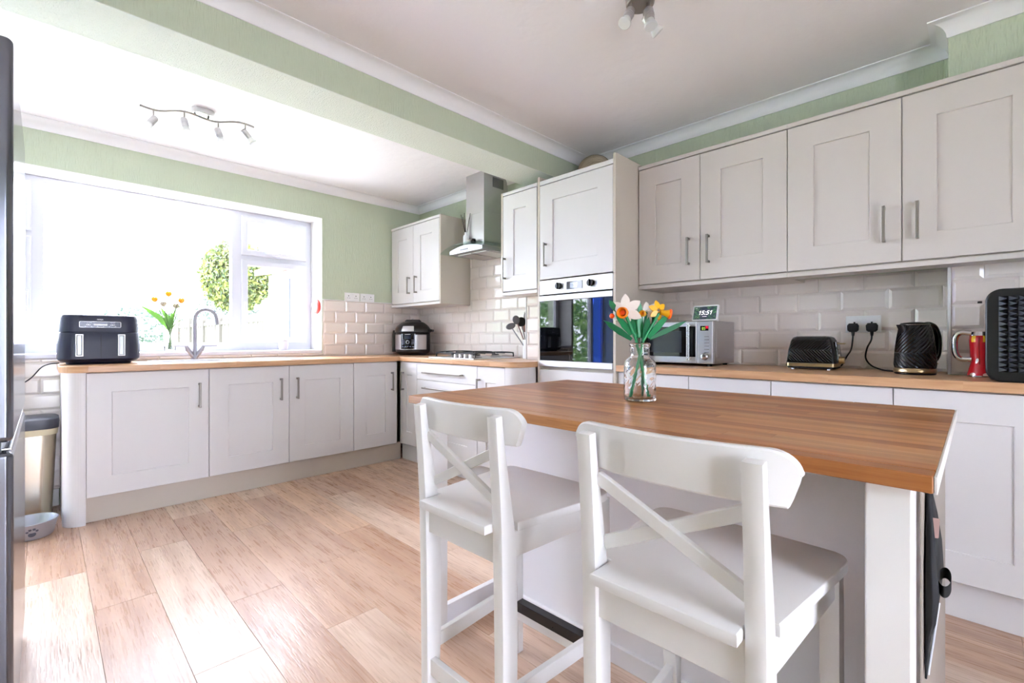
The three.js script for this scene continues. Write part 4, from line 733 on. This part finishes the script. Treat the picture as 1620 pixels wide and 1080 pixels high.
// ---------------------------------------------------------------- window sill
{
  const t = thing('glass_vase', 'clear glass vase of yellow tulips on the window sill', 'vase', [0.66, SILL, -4.27]);
  mesh('glass', lathe([[0, 0], [0.032, 0], [0.034, 0.003], [0.036, 0.06], [0.042, 0.17], [0.039, 0.17], [0.033, 0.06], [0.03, 0.01], [0, 0.01]], 36), M.glassSolid, t);
  const green = std({ color: col('#43661c'), roughness: 0.5 }), leafM = phys({ color: col('#4f7d1e'), roughness: 0.6, transmission: 0.35, thickness: 0 });
  const right = [0.7065, 0.7077];
  const fl = [[-0.115, 0.385, '#d99a1c'], [-0.01, 0.425, '#dfa424'], [0.085, 0.375, '#d99c2c'], [-0.05, 0.35, '#a59a86'], [0.045, 0.335, '#a39a80']];
  fl.forEach(([o, y, c], k) => {
    const f = thing(k < 3 ? 'tulip' : 'white_flower', ['left yellow tulip in the sill vase', 'tallest yellow tulip in the sill vase, in the middle', 'right yellow tulip in the sill vase', 'left small white flower in the sill vase', 'right small white flower in the sill vase'][k], 'flower', [0.66, SILL, -4.27]);
    const p = [o * right[0], y, o * right[1]]; mesh('stem', tube([[-p[0] * 0.15, 0.014, -p[2] * 0.15], [p[0] * 0.1, 0.16, p[2] * 0.1], p], 0.003, 20, 6), green, f);
    const pm = phys({ color: col(c), roughness: 0.6, transmission: 0.3, thickness: 0 });
    for (let q = 0; q < 6; q++) { const a = q * 1.047; mesh('petal', grid(6, 6, (u, v) => { const ww = 0.014 * Math.sin(Math.PI * Math.min(1, v * 0.9 + 0.1)), s = (u - 0.5) * 2 * ww, r = 0.006 + 0.012 * Math.sin(v * 2.4); return [p[0] + r * Math.cos(a) - s * Math.sin(a), p[1] - 0.012 + v * 0.042, p[2] + r * Math.sin(a) + s * Math.cos(a)]; }), pm, f); }
  });
  const lf = (name, pts, wd, lab) => { const cv = new THREE.CatmullRomCurve3(pts.map((q) => new THREE.Vector3(...q))); return mesh(name, grid(4, 18, (u, v) => { const q = cv.getPoint(v), s = (u - 0.5) * 2 * wd * Math.sin(Math.PI * Math.min(1, 0.12 + v * 0.88)); return [q.x + s * 0.5, q.y + Math.abs(u - 0.5) * 0.006 + s * 0.55, q.z + s * 0.5]; }), leafM, t); };
  lf('leaf', [[0, 0.15, 0], [-0.03, 0.22, -0.03], [-0.09, 0.285, -0.08], [-0.165, 0.35, -0.13]], 0.026);
  lf('leaf', [[0, 0.15, 0], [0.03, 0.21, 0.03], [0.085, 0.26, 0.08], [0.16, 0.33, 0.125]], 0.016); lf('leaf', [[0, 0.16, 0], [-0.012, 0.24, -0.012], [-0.055, 0.34, -0.05]], 0.022); lf('leaf', [[0, 0.16, 0.004], [0.012, 0.25, 0.014], [0.045, 0.37, 0.04]], 0.026); lf('leaf', [[0, 0.16, 0], [0.0, 0.24, 0.01], [0.008, 0.3, 0.012]], 0.02);
}
{
  const t = thing('sill_pot', 'small pale lidded pot at the right end of the window sill', 'pot', [1.475, SILL, -4.3]), m = std({ color: col('#d8cfd2'), roughness: 0.5 });
  mesh('pot', lathe([[0, 0], [0.03, 0], [0.034, 0.006], [0.042, 0.05], [0.04, 0.075], [0.034, 0.08], [0, 0.08]], 32), m, t); mesh('lid', lathe([[0.037, 0.08], [0.036, 0.09], [0.02, 0.098], [0, 0.099]], 32), M.plasticWhite, t);
}
{
  const t = thing('kitchen_timer', 'round red and white timer stuck on the right window reveal', 'timer', [WX1 - 0.0065, 1.36, -4.26], TURN);
  mesh('red_body', lathe([[0, 0], [0.06, 0], [0.066, 0.008], [0.062, 0.022], [0, 0.024]], 40).rotateX(Math.PI / 2), std({ color: col('#e0473c'), roughness: 0.4 }), t);
  mesh('white_dome', lathe([[0.05, 0.022], [0.047, 0.034], [0.03, 0.043], [0, 0.046]], 40).rotateX(Math.PI / 2), M.plasticWhite, t);
}
// ---------------------------------------------------------------- ceiling lamps (switched off)
function spotHead(parent, dir, at, len = 0.06) {                 // a little lamp barrel with a frosted bulb, pointing along dir
  const q = new THREE.Quaternion().setFromUnitVectors(new THREE.Vector3(0, 1, 0), new THREE.Vector3(...dir).normalize());
  const put = (g) => g.applyQuaternion(q).translate(...at);
  const b = mesh('spot_barrel', put(join([lathe([[0, -0.012], [0.014, -0.012], [0.018, -0.006], [0.019, 0], [0.019, len], [0.0165, len], [0.0165, 0.004], [0, 0.004]], 24), new THREE.TorusGeometry(0.0193, 0.0012, 6, 24).rotateX(Math.PI / 2).translate(0, len * 0.4, 0), new THREE.TorusGeometry(0.0193, 0.0012, 6, 24).rotateX(Math.PI / 2).translate(0, len * 0.6, 0)])), M.brushed, parent);
  mesh('bulb', put(lathe([[0.015, len - 0.02], [0.016, len + 0.004], [0.025, len + 0.024], [0.0255, len + 0.03], [0.021, len + 0.031], [0, len + 0.029]], 28)), M.frosted, b);
}
{
  const t = thing('track_light', 'wavy nickel ceiling bar with four spot lamps near the window', 'ceiling light', [0.655, CEIL, -3.297]), m = M.nickel, dx = 0.272, dz = 0.076;
  mesh('ceiling_plate', loft([[-0.03, 0.11, 0.075, 0.035], [-0.004, 0.12, 0.085, 0.04], [0, 0.12, 0.085, 0.04]], 10), M.brushed, t, [0.02, 0, -0.015]);
  const P = (s) => [s * dx + 0.008 * Math.sin(s * 6.283), -0.05, s * dz - 0.03 * Math.sin(s * 6.283)];
  mesh('bar', tube(Array.from({ length: 25 }, (_, k) => P(-1 + k / 12)), 0.0068, 90, 10), m, t);
  mesh('stem', [rod([-0.022, -0.03, -0.018], [-0.022, -0.05, P(-0.08)[2]], 0.005), rod([0.045, -0.03, 0.0], [0.045, -0.05, P(0.165)[2]], 0.005)], M.blackSatin, t);
  for (const [s, d] of [[-0.8, [-0.45, -0.75, 0.1]], [-0.26, [0.16, -1, 0.25]], [0.33, [0.3, -1, 0.12]], [0.84, [0.62, -0.75, 0.1]]]) { const p = P(s); mesh('arm', rod(p, [p[0], p[1] - 0.042, p[2]], 0.0045), m, t); spotHead(t, d, [p[0] - d[0] * 0.012, p[1] - 0.05, p[2]], 0.045); }
}
{
  const t = thing('ceiling_spot_cluster', 'nickel ceiling plate with three small spot lamps, cut by the top edge', 'ceiling light', [1.70, CEIL, -0.965]);
  mesh('ceiling_plate', [lathe([[0, -0.034], [0.05, -0.034], [0.056, -0.028], [0.058, 0], [0, 0]], 44)], M.nickel, t);
  for (const [x, z, d] of [[-0.035, -0.02, [-0.5, -0.86, -0.05]], [0.01, 0.03, [-0.12, -0.95, 0.2]], [0.035, 0.0, [0.55, -0.75, 0.42]]]) { mesh('arm', rod([x, -0.034, z], [x, -0.055, z], 0.006), M.nickel, t); spotHead(t, d, [x + d[0] * 0.012, -0.068, z + d[2] * 0.012], 0.045); }
}
{ // round tray standing on the oven tower
  const t = thing('round_tray', 'round beige woven tray with a dark rim leaning on top of the oven tower', 'tray', [2.76, 2.1425, -1.93], TURN + 0.5);
  const disc = lathe([[0, -0.004], [0.112, -0.004], [0.117, 0], [0.117, 0.012], [0.112, 0.012], [0.108, 0.004], [0, 0.004]], 56).rotateX(Math.PI / 2).translate(0, 0.121, 0).rotateX(-0.12);
  mesh('weave', disc, std({ color: col('#b9ab93'), roughness: 0.8, bumpMap: sized(stippleBump, 0.3, 0.3), bumpScale: 0.003 }), t);
  mesh('rim', new THREE.TorusGeometry(0.117, 0.0045, 10, 72).translate(0, 0.121, 0.006).rotateX(-0.12), std({ color: col('#2c241d'), roughness: 0.6 }), t);
  const rings = []; for (let k = 1; k < 9; k++) rings.push(new THREE.TorusGeometry(0.012 * k, 0.003, 6, 48).translate(0, 0.121, 0.0045).rotateX(-0.12)); mesh('weave_ring', rings, std({ color: col('#c3b59d'), roughness: 0.8 }), t);
}
// ---------------------------------------------------------------- on the island: glass bottle with brick-toy daffodils
{
  const B = [1.407, 0.8583, -0.8], t = thing('glass_bottle', 'clear embossed glass bottle holding toy daffodils on the island', 'vase', B);
  const out = [[0, 0], [0.05, 0], [0.0545, 0.004], [0.0555, 0.012], [0.0555, 0.118], [0.052, 0.132], [0.04, 0.143], [0.0345, 0.149], [0.0335, 0.156], [0.0335, 0.178], [0.037, 0.184], [0.0375, 0.19], [0.034, 0.193]];
  const inn = [[0.031, 0.19], [0.0305, 0.156], [0.0315, 0.149], [0.037, 0.14], [0.048, 0.13], [0.052, 0.117], [0.052, 0.016], [0.045, 0.009], [0, 0.008]];
  const N = 96, prof = [...out, ...inn], dense = []; for (let i = 0; i < prof.length - 1; i++) { const [a, b] = [prof[i], prof[i + 1]], n = Math.max(1, Math.round(Math.hypot(b[0] - a[0], b[1] - a[1]) / 0.004)); for (let k = 0; k < n; k++) dense.push([a[0] + (b[0] - a[0]) * k / n, a[1] + (b[1] - a[1]) * k / n, i < out.length - 1]); } dense.push([...prof[prof.length - 1], false]);
  const g = grid(N, dense.length - 1, (u, v) => { const [r, y, o] = dense[Math.round(v * (dense.length - 1))], a = u * 2 * Math.PI; const e = o && r > 0.05 && y > 0.012 && y < 0.12 ? 0.0013 * (fbm(Math.cos(a) * 4 + 9, Math.sin(a) * 4 + y * 70, 51, 3) - 0.4) * 2 : 0; return [(r + e) * 0.94 * Math.cos(a), y, -(r + e) * 0.94 * Math.sin(a)]; });
  mesh('glass', g, M.glassSolid, t);
  const gr = std({ color: col('#0d8a4c'), roughness: 0.35 }), gr2 = std({ color: col('#0a6b3e'), roughness: 0.35 }), wh = std({ color: col('#f0e6dc'), roughness: 0.35 }), or = std({ color: col('#ff8a10'), roughness: 0.35 }), ye = std({ color: col('#f7b61a'), roughness: 0.35 }), rd = std({ color: col('#ff5a14'), roughness: 0.35 });
  // image-plane directions at the bottle: right and towards the camera
  const R = [0.66, 0, 0.66], F = [-0.869, 0, 0.494];
  const at = (r, y, f = 0) => [R[0] * r + F[0] * f, y, R[2] * r + F[2] * f];
  const leaf = (parent, a, b, w, m, tilt = 0) => { const A = new THREE.Vector3(...a), D = new THREE.Vector3(...b).sub(A), len = D.length(); const s = new THREE.Shape(); s.moveTo(-w * 0.5, 0); s.lineTo(w * 0.5, 0); s.lineTo(w, len * 0.4); s.lineTo(w * 0.8, len * 0.75); s.lineTo(0, len); s.lineTo(-w * 0.8, len * 0.75); s.lineTo(-w, len * 0.4); s.closePath();
    const g2 = prism(s, 0.004, 0.001, 'xy', [], 1).rotateY(tilt - 0.95); g2.applyQuaternion(new THREE.Quaternion().setFromUnitVectors(new THREE.Vector3(0, 1, 0), D.normalize())); return mesh('leaf', g2.translate(...a), m, parent); };
  const petals = (parent, c, n, len, w, m, dir) => { const q = new THREE.Quaternion().setFromUnitVectors(new THREE.Vector3(0, 0, 1), new THREE.Vector3(...dir).normalize()); for (let k = 0; k < n; k++) { const s = new THREE.Shape(); s.moveTo(0, 0.004); s.bezierCurveTo(w, len * 0.3, w, len * 0.7, 0, len); s.bezierCurveTo(-w, len * 0.7, -w, len * 0.3, 0, 0.004); const g3 = prism(s, 0.004, 0.001, 'xy', [], 1).translate(0, 0, -0.002).rotateX(-0.25).rotateZ(k * 2 * Math.PI / n + 0.1); mesh('petal', g3.applyQuaternion(q).translate(...c), m, parent); } };
  const trumpet = (parent, c, dir, r, len, m, m2) => { const q = new THREE.Quaternion().setFromUnitVectors(new THREE.Vector3(0, 1, 0), new THREE.Vector3(...dir).normalize()); const tr = mesh('trumpet', lathe([[0, 0], [r * 0.62, 0], [r * 0.7, len * 0.4], [r, len * 0.75], [r, len], [r * 0.72, len], [r * 0.6, len * 0.5], [0, len * 0.45]], 20).applyQuaternion(q).translate(...c), m, parent); mesh('trumpet_centre', cyl(r * 0.42, r * 0.42, len * 0.3, 12).translate(0, len * 0.5, 0).applyQuaternion(q).translate(...c), m2, tr); };
  {
    const f = thing('toy_daffodil', 'white toy-brick daffodil with an orange trumpet, left in the bottle', 'flower', B), c = at(-0.052, 0.3, 0.01), d = [F[0] - 0.35 * R[0], -0.08, F[2] - 0.35 * R[2]];
    mesh('stem', [rod(at(0.032, 0.012, -0.01), at(-0.012, 0.2, 0.004), 0.005), rod(at(-0.012, 0.2, 0.004), [c[0], c[1] - 0.01, c[2]], 0.005), rod(at(-0.018, 0.214, 0.004), at(-0.018, 0.222, 0.004), 0.009)], gr, f);
    petals(f, c, 6, 0.058, 0.021, wh, d); trumpet(f, [c[0], c[1] - 0.006, c[2]], d, 0.019, 0.034, or, rd);
    leaf(f, at(-0.03, 0.205, 0.01), at(-0.128, 0.268, 0.03), 0.011, gr2); leaf(f, at(-0.03, 0.22, 0), at(-0.09, 0.3, -0.01), 0.012, gr); leaf(f, at(-0.02, 0.22, 0), at(-0.03, 0.29, 0.01), 0.009, gr2); leaf(f, at(-0.085, 0.3, -0.02), at(-0.112, 0.338, -0.02), 0.01, gr2);
    mesh('bud', ball(0.0085, ...at(-0.1, 0.283, 0.0)), rd, f);
  }
  {
    const f = thing('toy_daffodil', 'yellow and orange toy-brick daffodil, right in the bottle', 'flower', B), c = at(0.068, 0.302, 0.012);
    mesh('stem', [rod(at(-0.034, 0.012, 0.02), at(0.012, 0.2, 0.01), 0.005), rod(at(0.012, 0.2, 0.01), [c[0], c[1] - 0.01, c[2]], 0.005)], gr, f);
    petals(f, c, 6, 0.036, 0.013, ye, [F[0] + 0.55 * R[0], 0.1, F[2] + 0.55 * R[2]]); trumpet(f, at(0.075, 0.295, 0.016), [R[0] * 0.95 + F[0] * 0.35, -0.22, R[2] * 0.95 + F[2] * 0.35], 0.014, 0.034, ye, rd);
    mesh('trumpet_rim', new THREE.TorusGeometry(0.011, 0.006, 10, 20).applyQuaternion(new THREE.Quaternion().setFromUnitVectors(new THREE.Vector3(0, 0, 1), new THREE.Vector3(0.55, -0.2, 0.8).normalize())).translate(...at(0.106, 0.288, 0.025)), rd, f);
    leaf(f, at(0.03, 0.21, 0.01), at(0.105, 0.292, 0.02), 0.011, gr); leaf(f, at(0.035, 0.206, 0.01), at(0.168, 0.266, 0.0), 0.009, gr2);
  }
  {
    const f = thing('toy_daffodil', 'second white toy-brick daffodil, turned away behind the yellow one', 'flower', B), c = at(0.024, 0.296, -0.02);
    mesh('stem', [rod(at(0.01, 0.012, -0.025), at(0.008, 0.2, -0.008), 0.005), rod(at(0.008, 0.2, -0.008), c, 0.005)], gr2, f);
    petals(f, c, 6, 0.045, 0.016, wh, [F[0] * 0.7 - 0.7 * R[0], 0.25, F[2] * 0.7 - 0.7 * R[2]]); trumpet(f, at(0.018, 0.289, -0.008), [F[0] * 0.8 - 0.4 * R[0], 0.1, F[2] * 0.8 - 0.4 * R[2]], 0.011, 0.024, ye, or);
    leaf(f, at(0.0, 0.21, -0.01), at(0.0, 0.336, -0.02), 0.011, gr, 0.3); leaf(f, at(-0.006, 0.21, -0.016), at(-0.016, 0.312, -0.03), 0.009, gr); leaf(f, at(0.015, 0.21, 0), at(0.032, 0.28, 0.01), 0.01, gr2); leaf(f, at(0.02, 0.21, -0.01), at(0.055, 0.296, -0.012), 0.011, gr);
  }
}
{ // black bag hung on the island's end
  const t = thing('black_bag', 'black fabric bag with a leather patch and wrist strap hung on the island end', 'bag', [1.16, 0, -0.066]), m = std({ color: col('#16181d'), roughness: 0.75 });
  const sec = [[0.80, 0.03, 0.008, -0.02], [0.775, 0.06, 0.012, -0.02], [0.73, 0.12, 0.018, 0], [0.67, 0.17, 0.026, 0.01], [0.61, 0.18, 0.03, 0.015], [0.57, 0.15, 0.024, 0.0], [0.545, 0.1, 0.014, -0.02], [0.5, 0.045, 0.007, -0.05], [0.47, 0.012, 0.005, -0.066]];
  mesh('bag_body', loft(sec.map(([y, w, d, dx]) => [y, w, d * 0.62, d * 0.31, dx, d * 0.31 + 0.0005]).reverse(), 6, 1.2), m, t);
  mesh('leather_patch', prism(roundRect(-0.009, 0.009, 0, 0.034, 0.002), 0.002, 0.0006).rotateZ(-0.18).rotateX(-0.1).rotateY(-0.7).translate(-0.053, 0.714, 0.0105), std({ color: col('#8d6f66'), roughness: 0.7 }), t);
  mesh('wrist_strap', grid(40, 2, (u, v) => { const a = u * 2 * Math.PI; return [-0.03 + 0.035 * Math.sin(a), 0.632 + 0.004 * Math.sin(a) + (v - 0.5) * 0.02, 0.0165 + 0.0085 * (1 - Math.cos(a))]; }), std({ color: col('#0c0d10'), roughness: 0.8, side: THREE.DoubleSide }), t);
  mesh('piping', rod([0.0, 0.58, 0.016], [-0.064, 0.475, 0.0045], 0.0022), std({ color: col('#b9bbc2'), roughness: 0.4 }), t);
}
// ---------------------------------------------------------------- garden outside
{ const g = mesh('patio', bx(-6, 8, -0.32, -0.16, -7.6, -4.63), std({ color: col('#e4e1dc'), roughness: 0.9 }), scene); g.userData.kind = 'structure'; }
{ const g = mesh('lawn', bx(-30, 30, -0.4, -0.2, -45, -7.6), std({ color: col('#b3c19a'), roughness: 0.95 }), scene); g.userData.kind = 'structure'; }
{ const g = mesh('yard', bx(-30, 30, -0.4, -0.2, 2.3, 30), std({ color: col('#dad7d0'), roughness: 0.95 }), scene); g.userData.kind = 'structure'; }
{ const g = mesh('side_path', bx(-30, -2.3, -0.4, -0.2, -7.6, 2.3), std({ color: col('#dcd9d4'), roughness: 0.95 }), scene); g.userData.kind = 'structure'; }
{
  const t = thing('garden_fence', 'pale wooden board fence running down the right side of the garden', 'fence', [3.3, 0, -11]), bm = ['#56514a', '#5c5750', '#4f4a43'].map((c) => std({ color: col(c), roughness: 0.85 })), bg = bx(0, 0.02, -0.18, 1.62, 0, 0.145, 0.002, 1), pg = bx(-0.06, 0.04, -0.2, 1.74, -0.05, 0.05, 0.004, 1);
  for (let k = 0; k < 66; k++) mesh('board', bg, bm[k % 3], t, [(k % 2) * 0.012, hash(k, 1, 5) * 0.02, 0.3 - k * 0.165]);
  for (let k = 0; k < 7; k++) { mesh('post', pg, bm[2], t, [0, 0, 0.4 - k * 1.8]); }
  for (const y of [0.1, 0.8, 1.45]) mesh('rail', bx(-0.03, 0, y, y + 0.08, -10.6, 0.4), bm[1], t);
}
const leafGeo = (() => { const g = new THREE.BufferGeometry(); g.setAttribute('position', new THREE.Float32BufferAttribute([0, -1, 0, 0.45, 0, 0.12, 0, 1, 0, -0.45, 0, 0.12], 3)); g.setIndex([0, 1, 3, 1, 2, 3]); g.computeVertexNormals(); return g; })();
function plant(name, label, cat, [x, y, z], r, h, n, size, colours, trunk) {
  const t = thing(name, label, cat, [x, -0.2, z]);
  if (trunk) mesh('trunk', [rod([0, 0, 0], [0.03, y - h * 0.5 + 0.25, 0], 0.09, 0.06), rod([0.02, y - h * 0.6, 0], [-0.3, y, 0.1], 0.04, 0.02), rod([0.02, y - h * 0.6, 0], [0.3, y + 0.1, -0.1], 0.04, 0.02)], std({ color: col('#6d5a48'), roughness: 0.9 }), t);
  const im = new THREE.InstancedMesh(leafGeo, phys({ color: 0xffffff, roughness: 0.8, transmission: 0.35, thickness: 0, side: THREE.DoubleSide }), n), o = new THREE.Object3D(), c = new THREE.Color();
  for (let k = 0; k < n; k++) {
    const a = rr(0, 6.283), b = Math.acos(rr(-1, 1)), q = Math.cbrt(rr(0.25, 1)) * (0.82 + 0.36 * fbm(Math.cos(a) * 3 + 5, b * 3, 71));
    o.position.set(r * q * Math.sin(b) * Math.cos(a), y + 0.2 + h / 2 * q * Math.cos(b), r * q * Math.sin(b) * Math.sin(a)); o.rotation.set(rr(0, 6), rr(0, 6), rr(0, 6)); o.scale.setScalar(size * rr(0.6, 1.3)); o.updateMatrix(); im.setMatrixAt(k, o.matrix); im.setColorAt(k, c.set(colours[Math.floor(rnd() * colours.length)]));
  }
  im.name = 'foliage'; im.userData.kind = 'stuff'; im.castShadow = im.receiveShadow = true; t.add(im); return t;
}
plant('tree', 'bright yellow-green round tree beyond the fence', 'tree', [4.15, 2.95, -15.8], 1.0, 2.1, 9500, 0.085, ['#757a30', '#7d7f38', '#606b2a', '#4a5a26', '#34461c'], true);
plant('shrub', 'grey-green shrub just over the fence, left of the tree', 'shrub', [4.3, 1.85, -17.5], 0.95, 1.5, 2400, 0.06, ['#46564c', '#4e5e54', '#3a4a40', '#56655a'], false);
plant('shrub', 'low grey-green bush at the far end of the garden behind the air fryer', 'shrub', [2.5, 1.5, -22.5], 1.5, 1.6, 3200, 0.075, ['#42544a', '#4a5c50', '#33453b', '#526258'], false);
plant('hedge', 'dark green hedge at the back of the garden door view', 'hedge', [-6.2, 1.1, -10.2], 3.2, 2.8, 6500, 0.1, ['#5f8a4a', '#4a7340', '#7aa05c', '#8fae6a'], false);
{
  const t = thing('outbuilding', 'white rendered lean-to with a blue-grey door, right outside the window', 'outbuilding', [2.1, -0.2, -6.66]), m = std({ color: col('#eceaea'), roughness: 0.8 });
  mesh('wall', bx(0, 1.6, 0, 2.1, 0, 1.99), m, t);
  mesh('door', bx(-0.02, 0.0, 0.02, 2.0, 0.32, 0.78, 0.006), std({ color: col('#3c4260'), roughness: 0.5 }), t);
  mesh('roof', prism([[-0.14, 2.1], [1.7, 2.5], [1.7, 2.58], [-0.14, 2.17]], 2.1, 0.004).translate(0, 0, -0.12), std({ color: col('#b98a80'), roughness: 0.8 }), t);
}
renderer.render(scene, camera);
